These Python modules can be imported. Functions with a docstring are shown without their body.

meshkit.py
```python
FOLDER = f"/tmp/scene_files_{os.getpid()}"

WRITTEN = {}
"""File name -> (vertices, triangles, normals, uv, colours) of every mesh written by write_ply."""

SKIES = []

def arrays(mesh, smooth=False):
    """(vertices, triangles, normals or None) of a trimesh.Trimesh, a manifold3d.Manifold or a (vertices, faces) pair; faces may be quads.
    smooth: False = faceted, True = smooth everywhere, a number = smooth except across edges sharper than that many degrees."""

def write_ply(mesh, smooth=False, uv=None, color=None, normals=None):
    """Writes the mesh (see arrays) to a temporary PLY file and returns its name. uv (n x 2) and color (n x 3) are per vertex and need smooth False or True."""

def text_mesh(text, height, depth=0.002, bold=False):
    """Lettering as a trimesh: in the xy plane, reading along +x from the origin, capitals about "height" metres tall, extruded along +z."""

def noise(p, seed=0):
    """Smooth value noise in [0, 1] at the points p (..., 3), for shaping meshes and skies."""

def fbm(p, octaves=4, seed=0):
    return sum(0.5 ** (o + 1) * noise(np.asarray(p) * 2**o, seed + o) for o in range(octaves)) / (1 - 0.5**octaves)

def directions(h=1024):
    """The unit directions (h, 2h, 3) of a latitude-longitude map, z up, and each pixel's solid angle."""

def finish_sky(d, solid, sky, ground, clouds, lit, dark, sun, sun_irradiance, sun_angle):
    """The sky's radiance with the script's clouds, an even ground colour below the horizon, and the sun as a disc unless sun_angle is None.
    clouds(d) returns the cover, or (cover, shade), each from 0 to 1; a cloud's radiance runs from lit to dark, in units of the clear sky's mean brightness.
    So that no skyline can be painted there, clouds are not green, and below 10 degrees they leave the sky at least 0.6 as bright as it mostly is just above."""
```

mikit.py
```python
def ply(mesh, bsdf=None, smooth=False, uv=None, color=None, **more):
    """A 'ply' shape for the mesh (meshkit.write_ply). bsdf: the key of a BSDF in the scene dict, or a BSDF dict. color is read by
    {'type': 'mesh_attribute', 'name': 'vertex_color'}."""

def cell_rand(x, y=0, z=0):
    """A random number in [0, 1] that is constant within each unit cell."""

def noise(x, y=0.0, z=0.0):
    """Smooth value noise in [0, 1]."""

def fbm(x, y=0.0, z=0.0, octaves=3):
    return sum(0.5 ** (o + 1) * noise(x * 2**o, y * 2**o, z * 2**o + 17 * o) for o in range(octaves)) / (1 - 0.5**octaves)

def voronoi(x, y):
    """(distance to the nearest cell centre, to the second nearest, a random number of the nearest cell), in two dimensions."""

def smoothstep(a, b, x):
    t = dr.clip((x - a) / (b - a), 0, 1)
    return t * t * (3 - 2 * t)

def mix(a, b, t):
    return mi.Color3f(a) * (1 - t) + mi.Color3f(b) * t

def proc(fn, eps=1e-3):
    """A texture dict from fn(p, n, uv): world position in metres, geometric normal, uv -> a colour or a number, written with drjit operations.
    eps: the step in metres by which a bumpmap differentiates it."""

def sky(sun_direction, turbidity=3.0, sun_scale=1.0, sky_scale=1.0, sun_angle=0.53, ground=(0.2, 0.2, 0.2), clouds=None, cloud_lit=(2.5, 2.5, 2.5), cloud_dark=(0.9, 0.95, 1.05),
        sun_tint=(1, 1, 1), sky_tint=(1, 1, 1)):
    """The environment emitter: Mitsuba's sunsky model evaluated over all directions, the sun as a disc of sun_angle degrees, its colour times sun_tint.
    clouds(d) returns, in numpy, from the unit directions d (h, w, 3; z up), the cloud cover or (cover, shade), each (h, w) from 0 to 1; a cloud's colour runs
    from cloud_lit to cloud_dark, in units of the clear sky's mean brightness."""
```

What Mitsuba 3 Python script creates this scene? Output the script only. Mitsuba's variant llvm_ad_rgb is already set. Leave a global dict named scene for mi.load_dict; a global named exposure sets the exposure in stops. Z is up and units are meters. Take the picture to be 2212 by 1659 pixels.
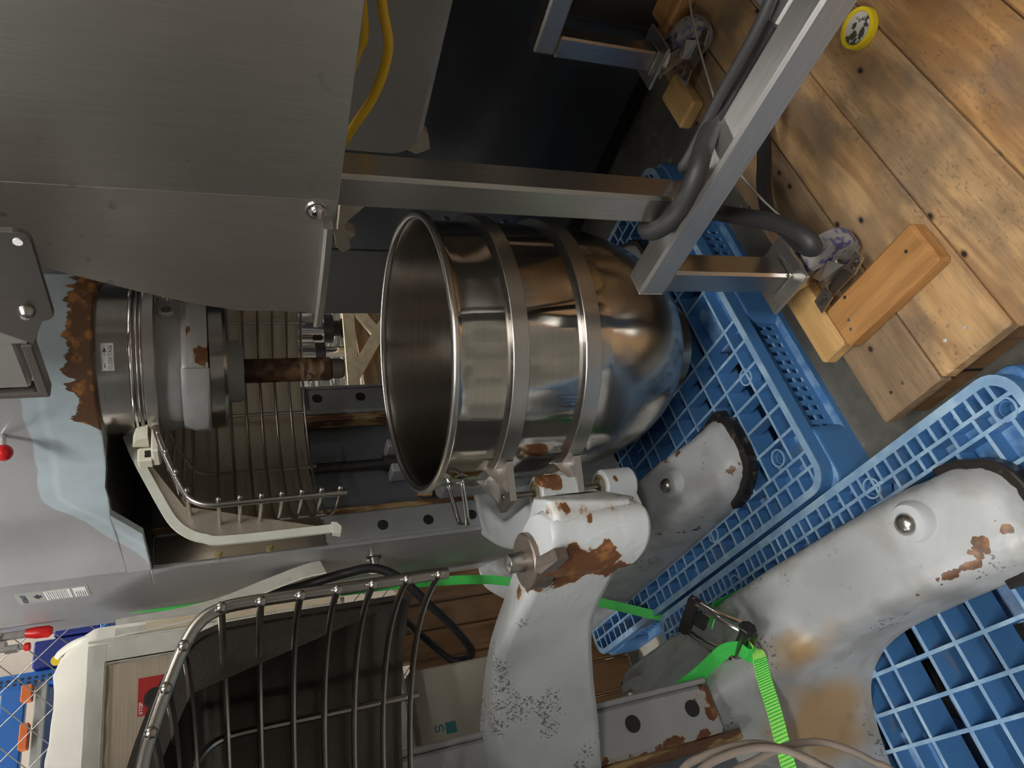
import math, random
import numpy as np
import trimesh
import drjit as dr
import mitsuba as mi
import mikit, meshkit
from mikit import fbm, noise, voronoi, smoothstep, mix, proc, cell_rand
from shapely.geometry import Polygon, Point, LineString
from shapely.geometry import box as sbox
import manifold3d as m3
from scipy.spatial import Delaunay

random.seed(7)
rng = np.random.default_rng(7)
scene, labels = {}, {}
T = mi.ScalarTransform4f

# ------------------------------------------------------------------ camera
# the site's axes: x towards the front of the machines, y to their left-hand side, z up; floor z = 0
EYE = np.array([0, 0, 1.28])
TH = math.radians(-55.2)
PITCH, ROLL = math.radians(22.6), math.radians(-2.5)
def to_site(v):
    c, s = math.cos(TH), math.sin(TH)
    return np.array([v[0]*c + v[1]*s, -v[0]*s + v[1]*c, v[2]])
FWD = to_site([0, math.cos(PITCH), -math.sin(PITCH)])
_up = np.array([0, math.sin(PITCH), math.cos(PITCH)])
RIGHT = to_site(np.array([1.0, 0, 0])*math.cos(ROLL) + _up*math.sin(ROLL))
scene['camera'] = {'type': 'perspective', 'fov': 2*math.degrees(math.atan(1106/1534)), 'fov_axis': 'x',
                   'near_clip': 0.02, 'far_clip': 100.0,
                   'to_world': T().look_at(origin=EYE.tolist(), target=(EYE+FWD).tolist(), up=RIGHT.tolist())}
exposure = 0.0

# ------------------------------------------------------------------ lights (unseen ceiling fixtures, placed to light the site)
LIGHTS = [  # x, y, z, half length, half width, radiance, along
    (-2.6, -2.4, 4.5, 1.0, 0.22, 58, 'y'),
    (1.2, -1.0, 4.5, 1.0, 0.22, 74, 'y'),  # out of view, placed to brighten planks and pallets
    (4.2, -1.2, 4.4, 1.0, 0.22, 60, 'y'),
    (-3.4, 3.2, 4.6, 1.0, 0.22, 66, 'y'),  # out of view, placed to light the background
    (0.9, 3.0, 4.5, 1.0, 0.22, 40, 'y'),
    (0.4, -5.0, 4.6, 1.0, 0.22, 40, 'y'),
    (-6.0, 0.6, 4.6, 1.0, 0.22, 60, 'y'),
]

# ------------------------------------------------------------------ helpers
def add(key, mesh, mat, smooth=False, label=None, cat=None, group=None, kind=None, **kw):
    base, n = key, 0
    while key in scene:
        n += 1
        key = f'{base}_{n:03d}'
    scene[key] = mikit.ply(mesh, mat, smooth, **kw)
    tag(key, label, cat, group, kind)
    return key
def tag(key, label=None, cat=None, group=None, kind=None):
    d = {k: v for k, v in (('label', label), ('category', cat), ('group', group), ('kind', kind)) if v}
    if d:
        labels[key] = {**labels.get(key, {}), **d}
def cat(*ms):
    return trimesh.util.concatenate([m for m in ms])
def hull(pts):
    return trimesh.convex.convex_hull(np.asarray(pts, float))
def bx(x0, x1, y0, y1, z0, z1, r=0.003):
    x0, x1 = min(x0, x1), max(x0, x1); y0, y1 = min(y0, y1), max(y0, y1); z0, z1 = min(z0, z1), max(z0, z1)
    r = min(r, (x1-x0)/3, (y1-y0)/3, (z1-z0)/3)
    if r <= 0:
        return trimesh.creation.box(bounds=[[x0, y0, z0], [x1, y1, z1]])
    P = []
    for x, sx in ((x0, 1), (x1, -1)):
        for y, sy in ((y0, 1), (y1, -1)):
            for z, sz in ((z0, 1), (z1, -1)):
                P += [(x, y+sy*r, z+sz*r), (x+sx*r, y, z+sz*r), (x+sx*r, y+sy*r, z)]
    return hull(P)
def move(m, t=(0, 0, 0), rz=0, rx=0, ry=0):
    m = m.copy()
    R = trimesh.transformations.euler_matrix(math.radians(rx), math.radians(ry), math.radians(rz), 'sxyz')
    R[:3, 3] = t
    m.apply_transform(R)
    return m
def frame_along(d):
    d = np.asarray(d, float); d = d/np.linalg.norm(d)
    a = np.array([0, 0, 1.0]) if abs(d[2]) < .9 else np.array([1.0, 0, 0])
    u = np.cross(a, d); u /= np.linalg.norm(u)
    return u, np.cross(d, u), d
def spline(P, n=8, closed=False):
    P = np.asarray(P, float); out = []
    N = len(P)
    rngi = range(N if closed else N-1)
    for i in rngi:
        if closed:
            p0, p1, p2, p3 = P[i-1], P[i], P[(i+1) % N], P[(i+2) % N]
        else:
            p1, p2 = P[i], P[i+1]
            p0 = P[i-1] if i else 2*p1-p2
            p3 = P[i+2] if i+2 < N else 2*p2-p1
        for t in np.arange(n)/n:
            out.append(.5*((2*p1)+(-p0+p2)*t+(2*p0-5*p1+4*p2-p3)*t*t+(-p0+3*p1-3*p2+p3)*t**3))
    if not closed:
        out.append(P[-1])
    return np.array(out)
def ring_faces(nr, ns, closed_path=False):
    i, j = np.meshgrid(np.arange(nr if closed_path else nr-1), np.arange(ns), indexing='ij')
    a, b = i*ns+j, i*ns+(j+1) % ns
    c, d = ((i+1) % nr)*ns+(j+1) % ns, ((i+1) % nr)*ns+j
    q = np.stack([a, b, c, d], -1).reshape(-1, 4)
    return np.vstack([q[:, [0, 1, 2]], q[:, [0, 2, 3]]])
def loft(secs, caps=True, closed=False):
    S = np.asarray(secs, float)
    nr, ns = S.shape[:2]
    V = S.reshape(-1, 3)
    F = ring_faces(nr, ns, closed)
    if caps and not closed:
        V = np.vstack([V, S[0].mean(0), S[-1].mean(0)])
        j = np.arange(ns); k = (j+1) % ns
        F = np.vstack([F, np.stack([k, j, j*0+nr*ns], 1), np.stack([(nr-1)*ns+j, (nr-1)*ns+k, j*0+nr*ns+1], 1)])
    m = trimesh.Trimesh(V, F, process=False)
    if m.volume < 0:
        m.invert()
    return m
def tube(P, r, n=10, closed=False):
    P = np.asarray(P, float)
    if closed:
        t = np.roll(P, -1, 0)-np.roll(P, 1, 0)
    else:
        t = np.gradient(P, axis=0)
    t /= np.linalg.norm(t, axis=1, keepdims=True)+1e-12
    u, v, _ = frame_along(t[0])
    ang = np.arange(n)*2*math.pi/n
    R = np.broadcast_to(r, (len(P),))
    secs = []
    for p, d, rr in zip(P, t, R):
        u = u-d*(u@d); u /= np.linalg.norm(u); v = np.cross(d, u)
        secs.append(p+rr*(np.cos(ang)[:, None]*u+np.sin(ang)[:, None]*v))
    return loft(secs, closed=closed)
def rod(p, q, r, n=12, bev=0):
    p, q = np.asarray(p, float), np.asarray(q, float)
    if bev:
        d = (q-p)/np.linalg.norm(q-p)
        return tube_r([p, p+d*bev, q-d*bev, q], [r-bev, r, r, r-bev], n)
    return tube([p, q], r, n)
def tube_r(P, R, n=16):
    P = np.asarray(P, float)
    u, v, d = frame_along(P[-1]-P[0])
    ang = np.arange(n)*2*math.pi/n
    return loft([p+r*(np.cos(ang)[:, None]*u+np.sin(ang)[:, None]*v) for p, r in zip(P, R)])
def lathe(prof, n=64, c=(0, 0, 0), a0=0, a1=360):
    """prof: list of (r, z); full or partial revolution round z"""
    prof = np.asarray(prof, float); full = abs(a1-a0) >= 359.9
    ang = np.radians(np.linspace(a0, a1, n, endpoint=not full))
    secs = [np.stack([c[0]+prof[:, 0]*math.cos(t), c[1]+prof[:, 0]*math.sin(t), c[2]+prof[:, 1]], 1) for t in ang]
    S = np.array(secs); nr, ns = S.shape[:2]
    i, j = np.meshgrid(np.arange(nr if full else nr-1), np.arange(ns-1), indexing='ij')
    a, b, cc, d = i*ns+j, i*ns+j+1, ((i+1) % nr)*ns+j+1, ((i+1) % nr)*ns+j
    q = np.stack([a, d, cc, b], -1).reshape(-1, 4)
    return trimesh.Trimesh(S.reshape(-1, 3), np.vstack([q[:, [0, 1, 2]], q[:, [0, 2, 3]]]), process=False)
def sheet_rev(prof, th, n, c, a0, a1):
    """a curved sheet with thickness th (closed)"""
    p = np.asarray(prof, float); t = np.gradient(p, axis=0); t /= np.linalg.norm(t, axis=1, keepdims=True)
    nrm = np.stack([t[:, 1], -t[:, 0]], 1)
    loop = np.vstack([p-nrm*th/2, (p+nrm*th/2)[::-1]])
    secs = []
    a0, a1 = np.radians(np.broadcast_to(a0, len(p))), np.radians(np.broadcast_to(a1, len(p)))
    a0, a1 = np.concatenate([a0, a0[::-1]]), np.concatenate([a1, a1[::-1]])
    for t in np.linspace(0, 1, n):
        a = a0+(a1-a0)*t
        secs.append(np.stack([c[0]+loop[:, 0]*np.cos(a), c[1]+loop[:, 0]*np.sin(a), c[2]+loop[:, 1]], 1))
    return loft(secs)
def prism(poly, z0, z1, bev=0.0, steps=2):
    """extrude a plan outline (list of points) up with softened edges; poly may be concave"""
    pg = Polygon(poly) if not isinstance(poly, Polygon) else poly
    if bev <= 0:
        m = trimesh.creation.extrude_polygon(pg, z1-z0, engine='earcut'); m.apply_translation([0, 0, z0]); return m
    P = np.array(pg.exterior.coords)[:-1]
    if Polygon(P).exterior.is_ccw is False:
        P = P[::-1]
    e = np.roll(P, -1, 0)-P; e /= np.linalg.norm(e, axis=1, keepdims=True)
    nl = np.stack([-e[:, 1], e[:, 0]], 1)
    nv = nl+np.roll(nl, 1, 0); nv /= np.maximum((nv*nl).sum(1, keepdims=True), .3)
    rings = []
    for k in range(steps+1):
        a = k/steps*math.pi/2
        rings.append((bev*(1-math.sin(a)), z0+bev*(1-math.cos(a))))
    rings += [(i, z0+z1-z) for i, z in rings[::-1]]
    secs = [np.column_stack([P+nv*i, np.full(len(P), z)]) for i, z in rings]
    S = np.array(secs); ns = len(P)
    V = S.reshape(-1, 3); F = ring_faces(len(S), ns)
    out = [trimesh.Trimesh(V, F, process=False)]
    for k, flip in ((0, True), (len(S)-1, False)):
        v2, f2 = trimesh.creation.triangulate_polygon(Polygon(S[k][:, :2]), engine='earcut')
        v3 = np.column_stack([v2, np.full(len(v2), S[k][0, 2])])
        cr = np.cross(v2[f2[:, 1]]-v2[f2[:, 0]], v2[f2[:, 2]]-v2[f2[:, 0]])
        f2 = np.where((cr > 0)[:, None] == (not flip), f2, f2[:, ::-1])
        out.append(trimesh.Trimesh(v3, f2, process=False))
    return cat(*out)
def rot_prism(poly, axis, c0, c1, bev=0.0):
    """extrude an outline given in the plane normal to axis ('x': (y,z), 'y': (x,z))"""
    m = prism(poly, c0, c1, bev)
    v = np.array(m.vertices)
    m.vertices = v[:, [2, 0, 1]] if axis == 'x' else v[:, [0, 2, 1]]
    if axis == 'y':
        m.invert()
    return m
def rrect(x0, x1, y0, y1, r, n=6):
    out = []
    for cx, cy, a in ((x1-r, y1-r, 0), (x0+r, y1-r, 90), (x0+r, y0+r, 180), (x1-r, y0+r, 270)):
        for k in range(n+1):
            t = math.radians(a+90*k/n); out.append((cx+r*math.cos(t), cy+r*math.sin(t)))
    return out
def ribbon(P, N, w, th=0.0016):
    """a strap: centre line P, width direction per point N"""
    P, N = np.asarray(P, float), np.asarray(N, float)
    t = np.gradient(P, axis=0); t /= np.linalg.norm(t, axis=1, keepdims=True)
    N = N-t*(N*t).sum(1, keepdims=True); N /= np.linalg.norm(N, axis=1, keepdims=True)
    B = np.cross(t, N)
    return loft([[p+n*w/2+b*th/2, p-n*w/2+b*th/2, p-n*w/2-b*th/2, p+n*w/2-b*th/2] for p, n, b in zip(P, N, B)])
def man(m):
    return m3.Manifold(m3.Mesh(np.asarray(m.vertices, np.float32), np.asarray(m.faces, np.uint32)))
def text_on(txt, h, origin, right, up, depth=0.0006, bold=False, width=None):
    m = meshkit.text_mesh(txt, h, depth, bold)
    if width:
        s = width/(m.bounds[1][0]-m.bounds[0][0]); m.vertices = m.vertices*[s, 1, 1]
    right, up = np.asarray(right, float), np.asarray(up, float)
    M = np.eye(4); M[:3, 0], M[:3, 1], M[:3, 2], M[:3, 3] = right, up, np.cross(right, up), origin
    m.apply_transform(M)
    return m

# ------------------------------------------------------------------ materials
def P(key, color, rough=.5, metal=0.0, bump=None, bscale=.001, **kw):
    b = {'type': 'principled', 'base_color': color if isinstance(color, dict) else {'type': 'rgb', 'value': list(color)},
         'roughness': rough, 'metallic': metal, **kw}
    if bump is not None:
        b = {'type': 'bumpmap', 'arbitrary': bump, 'scale': bscale, 'bsdf': b}
    scene[key] = {'type': 'twosided', 'bsdf': b}
    return key
def ell(p, c, r):
    return dr.sqrt(dr.square((p.x-c[0])/r[0])+dr.square((p.y-c[1])/r[1])+dr.square((p.z-c[2])/r[2]))
def rusted(base, patches, dirt=.5, rust=(.115, .045, .018), specks=.0):
    """painted casting: base coat, grime, black scuffs, and rust where the coat has flaked off (patches: centre, radii, strength)"""
    def fn(p, n, uv):
        c = mi.Color3f(base)*(.86+.24*fbm(p.x*9, p.y*9, p.z*9, 3))
        g = smoothstep(.5, .85, fbm(p.x*22+5, p.y*22, p.z*22, 4))*dirt
        c = mix(c, (.26, .25, .22), g*.55)
        if specks:
            k = fbm(p.x*460, p.y*460, p.z*240, 2)*.55+smoothstep(.50, .72, fbm(p.x*13+3, p.y*13, p.z*13, 3))*.30
            c = mix(c, (.07, .07, .075), smoothstep(.595, .64, k)*.85*specks)
        f = fbm(p.x*42, p.y*42, p.z*42, 4)
        m = mi.Float(0)
        for (cc, rr, st) in patches:
            m = dr.maximum(m, (1.0-ell(p, cc, rr))*st)
        k = smoothstep(.46, .52, m+(f-.5)*1.15+.02)
        halo = smoothstep(.30, .48, m+(f-.5)*1.15)
        rc = mix(rust, (.24, .105, .032), smoothstep(.5, .8, fbm(p.x*70, p.y*70, p.z*70, 3)))
        c = mix(c, (.42, .33, .18), halo*.35)
        return mix(c, rc, k)
    return proc(fn)
def lumps(s, o=3):
    return proc(lambda p, n, uv: fbm(p.x*s, p.y*s, p.z*s, o))
def brushed(color, axis, k=.10, s=(900, 14), spots=0.0):
    """metal with fine lines along axis, cloudy handling marks and scattered dark spots"""
    def fn(p, n, uv):
        q = [p.x, p.y, p.z]
        sc = [s[0]]*3; sc[axis] = s[1]
        l = noise(q[0]*sc[0], q[1]*sc[1], q[2]*sc[2])
        c = mi.Color3f(color)*(1-k+2*k*l)*(.9+.2*fbm(p.x*7, p.y*7, p.z*7, 3))
        if spots:
            d = smoothstep(.70, .80, fbm(p.x*75+11, p.y*75, p.z*55, 2))*smoothstep(.45, .65, fbm(p.x*9, p.y*9, p.z*9+3, 2))
            c = mix(c, (.22, .205, .19), d*spots)
        return c
    return proc(fn)
STEEL = (.60, .575, .54)
P('steel_x', brushed(STEEL, 0), .30, 1.0)
P('steel_z', brushed((.52, .49, .455), 2), .27, 1.0)
P('steel_rough', brushed((.68, .67, .66), 0, .12), .42, 1.0)
P('steel_weld', brushed((.66, .65, .64), 0, .2, (400, 300)), .38, 1.0)
P('steel_panel', brushed((.47, .45, .415), 2, .05, (700, 16), .35), .40, 1.0)
P('steel_end', brushed((.50, .475, .43), 2, .05, (700, 16), .5), .43, 1.0)
P('steel_dark', brushed((.30, .275, .26), 2, .08), .30, 1.0)
P('shell_shaded', brushed((.13, .118, .108), 0, .12, (400, 400)), .26, 1.0)  # splash shell steel darkened to stand in for the shade on it
P('shell_lit', brushed((.72, .65, .54), 0, .12, (500, 500)), .38, .92)  # same shell steel made paler for the light it catches
P('chrome', (.72, .70, .68), .10, 1.0)
P('wire_steel', (.52, .49, .46), .24, 1.0)
def bowl_out(p, n, uv):
    l = noise(p.z*900, uv.y*6)
    c = mi.Color3f(.56, .53, .49)*(.93+.12*l)*(.90+.2*fbm(p.x*6, p.y*6, p.z*14, 3))
    return c
P('bowl_outer', proc(bowl_out), proc(lambda p, n, uv: mix((.10, .10, .10), (.20, .20, .20), smoothstep(.60, .48, p.z))*(.85+.3*fbm(p.x*9, p.y*9, p.z*16, 3))), 1.0, anisotropic=.75)
P('bowl_inner', proc(lambda p, n, uv: mi.Color3f(.46, .43, .39)*(.9+.2*noise(p.z*1100, uv.y*8))), .30, 1.0, anisotropic=.9)
P('bowl_band', brushed((.62, .60, .58), 2, .06, (60, 900)), .30, 1.0)
P('bowl_base', brushed((.56, .53, .49), 2, .06, (60, 900)), .26, 1.0)
CAST = (.34, .355, .37)
P('cast_leg', rusted(CAST, [((-1.32, .70, .27), (.07, .05, .06), 1.0), ((-1.22, .585, .17), (.03, .03, .02), .9),
                            ((-1.42, .55, .22), (.10, .03, .04), .65),
                            ((-.79, .158, .285), (.16, .016, .03), 1.35), ((-.70, .20, .24), (.045, .035, .04), .85),
                            ((-.66, .24, .22), (.03, .02, .03), .8)], .55, specks=.1), .42, 0, lumps(120), .0006)
def stain(p, n, uv):
    base = mi.Color3f(*CAST)*(.74+.5*fbm(p.x*8, p.y*8, p.z*8, 4))
    g = smoothstep(.45, .75, fbm(p.x*14+5, p.y*14, p.z*14, 4))
    c = mix(base, (.21, .21, .195), g*.6)
    m = dr.maximum(1-ell(p, (-1.20, .05, .27), (.10, .12, .15)), 0)+dr.maximum(1-ell(p, (-1.10, .155, .32), (.13, .045, .10)), 0)*.7
    s = smoothstep(.0, .75, m+(fbm(p.x*16, p.y*16, p.z*9, 4)-.5)*.9*smoothstep(0, .2, m))
    c = mix(c, mix((.33, .21, .09), (.15, .085, .035), smoothstep(.5, .75, fbm(p.x*14+7, p.y*14, p.z*10, 3))), s*.9)
    return c
def cast_base(p, n, uv):
    return stain(p, n, uv)
_leg_patch = [((-1.32, .70, .27), (.07, .05, .06), 1.0), ((-1.215, .575, .18), (.03, .03, .03), .95), ((-1.43, .545, .20), (.12, .035, .05), .62),
              ((-.750, .192, .219), (.020, .020, .022), 1.05), ((-.762, .180, .220), (.026, .017, .022), 1.15), ((-.785, .169, .224), (.036, .014, .018), 1.2), ((-.825, .167, .237), (.045, .013, .018), 1.15), ((-.87, .168, .252), (.045, .011, .014), 1.0), ((-.715, .195, .203), (.018, .012, .010), .95), ((-.722, .212, .207), (.014, .008, .009), .95)]
def base_fn(p, n, uv):
    c = stain(p, n, uv)
    k = fbm(p.x*260, p.y*260, p.z*140, 2)*.55+smoothstep(.52, .75, fbm(p.x*13+3, p.y*13, p.z*13, 3))*.28
    c = mix(c, (.08, .08, .08), smoothstep(.60, .65, k)*.8)
    f = fbm(p.x*62, p.y*62, p.z*62, 4); m = mi.Float(0)
    for cc, rr, st in _leg_patch:
        m = dr.maximum(m, (1.0-ell(p, cc, rr))*st)
    r = smoothstep(.46, .52, m+(f-.5)*1.7+.02)*smoothstep(-.05, .1, m)
    return mix(c, mix((.085, .036, .016), (.20, .09, .032), smoothstep(.4, .8, fbm(p.x*70, p.y*70, p.z*70, 3))), r)
P('cast_base', proc(base_fn), .42, 0, lumps(110), .0006)
P('cast_arm', rusted((.44, .465, .485), [((-.765, .255, .880), (.068, .07, .085), 1.35), ((-.785, .255, .83), (.05, .06, .05), 1.15),
                                        ((-.705, .305, .915), (.03, .03, .03), .85), ((-.705, .30, .86), (.025, .03, .05), .6), ((-.70, .30, .80), (.05, .05, .03), .6),
                                        ((-.80, .26, .925), (.04, .03, .02), .9), ((-.86, .262, .925), (.03, .02, .02), .8)], .35, specks=.9), .45, 0, lumps(160), .0007)
P('cast_lug', rusted((.45, .48, .50), [((-1.20, .60, .655), (.05, .045, .06), 1.15), ((-1.2, .585, .50), (.03, .03, .03), .7)], .3), .45, 0, lumps(160), .0006)
P('cast_white', rusted((.45, .475, .495), [], .35), .45)
P('silver_paint', proc(lambda p, n, uv: mi.Color3f(.33, .335, .345)*(.93+.14*fbm(p.x*5, p.y*5, p.z*12, 3))*(.97+.06*noise(p.x*300, p.y*300, p.z*20))), .36, .35)
def head_fn(p, n, uv):
    silver = mi.Color3f(.34, .345, .36)*(.93+.14*fbm(p.x*5, p.y*5, p.z*12, 3))
    blue = mi.Color3f(.43, .51, .56)*(.92+.14*fbm(p.x*60, p.y*60, p.z*25, 3))
    edge = 1.575-.10*smoothstep(-1.28, -1.62, p.x)+.010*(fbm(p.x*30, p.y*30, p.z*8, 3)-.5)
    edge = edge-.05*smoothstep(.75, .68, p.y)*smoothstep(-1.30, -1.36, p.x)
    c = mix(silver, blue, smoothstep(.002, -.002, p.z-edge))
    band = smoothstep(.010, .0, dr.abs(p.z-edge+.028))
    c = mix(c, (.60, .70, .76), band*.35)
    ang = dr.atan2(p.y-.93, p.x+1.204)
    h = .036+.040*(fbm(ang*13+3, p.z*24, 0, 4)-.45)
    h = h*smoothstep(-1.55, -1.30, ang)*smoothstep(1.7, 1.4, ang)
    r = smoothstep(.0015, -.0015, p.z-1.468-h)*smoothstep(-1.335, -1.31, p.x)
    rc = mix((.10, .048, .022), (.30, .13, .035), smoothstep(.5, .7, fbm(p.x*55, p.y*55, p.z*55, 4)))
    return mix(c, rc, r)
P('head_paint', proc(head_fn), .38, .1, proc(lambda p, n, uv: fbm(p.x*90, p.y*90, p.z*40, 3)), .0008)
P('gear_cast', rusted((.36, .36, .36), [((-1.10, .86, 1.30), (.04, .06, .03), .7), ((-1.08, .90, 1.33), (.03, .03, .03), .6)], .3), .33, .2, lumps(60), .0015)
P('machined', brushed((.55, .52, .49), 2, .06, (60, 900)), .22, 1.0)
P('ring_steel', brushed((.74, .72, .68), 2, .06, (60, 900)), .28, 1.0)
P('hub_grey', (.30, .31, .30), .4)
def shaft_fn(p, n, uv):
    f = fbm(p.x*60, p.y*60, p.z*45, 4)
    c = mix((.045, .022, .014), (.15, .075, .035), smoothstep(.35, .7, f))
    worn = smoothstep(1.125, 1.115, p.z)*smoothstep(1.06, 1.07, p.z)
    c = mix(c, (.22, .16, .10), worn*smoothstep(.4, .6, fbm(p.x*30+4, p.y*30, p.z*90, 3)))
    return mix(c, (.10, .085, .075), smoothstep(1.06, 1.05, p.z))
P('shaft_rust', proc(shaft_fn), .42, .35)
P('slate_dark', (.030, .030, .029), .7)
P('slate', (.105, .115, .13), .4, .1)
P('rail_paint', proc(lambda p, n, uv: mi.Color3f(.27, .28, .285)*(.85+.3*fbm(p.x*14, p.y*14, p.z*14, 3))), .35, .3)
P('rail_rust', rusted((.33, .34, .35), [((-1.13, .13, .50), (.08, .10, .075), .9), ((-1.13, .06, .62), (.06, .03, .35), .95)], .5), .4, .2)
P('gib', proc(lambda p, n, uv: mix((.30, .20, .09), (.09, .04, .02), smoothstep(.45, .6, fbm(p.x*40, p.y*60, p.z*12, 4)))), .45)
P('black_plastic', (.012, .012, .013), .45)
P('rubber', (.018, .017, .016), .55)
P('black_rubber_base', proc(lambda p, n, uv: mix((.014, .012, .011), (.10, .085, .06), smoothstep(.62, .8, fbm(p.x*40, p.y*40, p.z*40, 3)))), .35)
P('cream_plastic', (.62, .60, .50), .4)
P('trim_plastic', proc(lambda p, n, uv: mi.Color3f(.52, .54, .47)*(.9+.2*fbm(p.x*20, p.y*20, p.z*20, 2))), .35)
P('sticker_white', (.72, .72, .70), .5)
P('sticker_ink', (.03, .035, .06), .5)
P('red_plastic', (.55, .012, .012), .30)
P('pin_steel', brushed((.20, .165, .145), 2, .15, (200, 200)), .40, .8)
P('brass', (.30, .24, .12), .4, .5)
def blue_fn(p, n, uv):
    c = mi.Color3f(.050, .152, .345)*(.85+.3*fbm(p.x*8, p.y*8, p.z*8, 3))
    sc = smoothstep(.42, .75, fbm(p.x*26+9, p.y*26, p.z*26, 4))*smoothstep(.5, .95, dr.abs(n.z)+.35*smoothstep(.55, .75, fbm(p.x*9, p.y*9, p.z*9, 3)))
    edge = smoothstep(.136, .1395, p.z)
    c = mix(c, (.28, .42, .56), dr.minimum(sc*.55+edge*(.35+.45*fbm(p.x*35, p.y*35, 0, 3)), 1))
    return mix(c, (.16, .15, .13), smoothstep(.62, .8, fbm(p.x*15+2, p.y*15+7, p.z*30, 4))*.5)
P('blue_plastic', proc(blue_fn), .42)
def wood(c1, c2, ax, scale=1.0, seed=0, dirt=.5, warm=0):
    def fn(p, n, uv):
        q = [p.x, p.y, p.z]
        a = q[ax]*3.2+seed*3.7
        o = [q[k] for k in range(3) if k != ax]
        wv = fbm(a*.8, o[0]*7+seed, o[1]*7, 3)
        g = noise((o[0]*75+wv*9)*scale, a*1.2, (o[1]*75+wv*5)*scale)
        fine = noise(o[0]*420, a*9, o[1]*420)
        c = mix(c1, c2, smoothstep(.25, .8, g)*.75)*(.86+.28*fine)*(.82+.36*fbm(p.x*3.5+seed, p.y*3.5, p.z*3, 3))
        if dirt:
            d = smoothstep(.40, .74, fbm(p.x*13+seed*5, p.y*9, p.z*9, 5))
            c = mix(c, (.13, .095, .065), d*dirt*.8)
            d2 = smoothstep(.44, .76, fbm(p.x*30+seed, p.y*14+2, 1.7, 5))
            c = mix(c, (.10, .085, .07), d2*dirt*.55)
            c = mix(c, (.42, .20, .055), smoothstep(.56, .74, fbm(p.x*6+seed*2.1, p.y*2.6, 4.1, 3))*.45)
            k = voronoi(p.x*13+seed, p.y*9+seed*2)
            c = mix(c, (.10, .055, .03), smoothstep(.11, .06, k[0])*smoothstep(.55, .6, k[2])*.6)
            c = mix(c, (.02, .013, .010), smoothstep(.058, .045, k[0])*smoothstep(.55, .6, k[2]))
            s = smoothstep(.62, .80, fbm(p.x*230, p.y*110+seed, 0, 3))*smoothstep(.4, .65, fbm(p.x*9+seed, p.y*6, 2.2, 2))
            c = mix(c, (.09, .07, .055), s*.55*dirt)
        return c
    return proc(fn)
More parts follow.
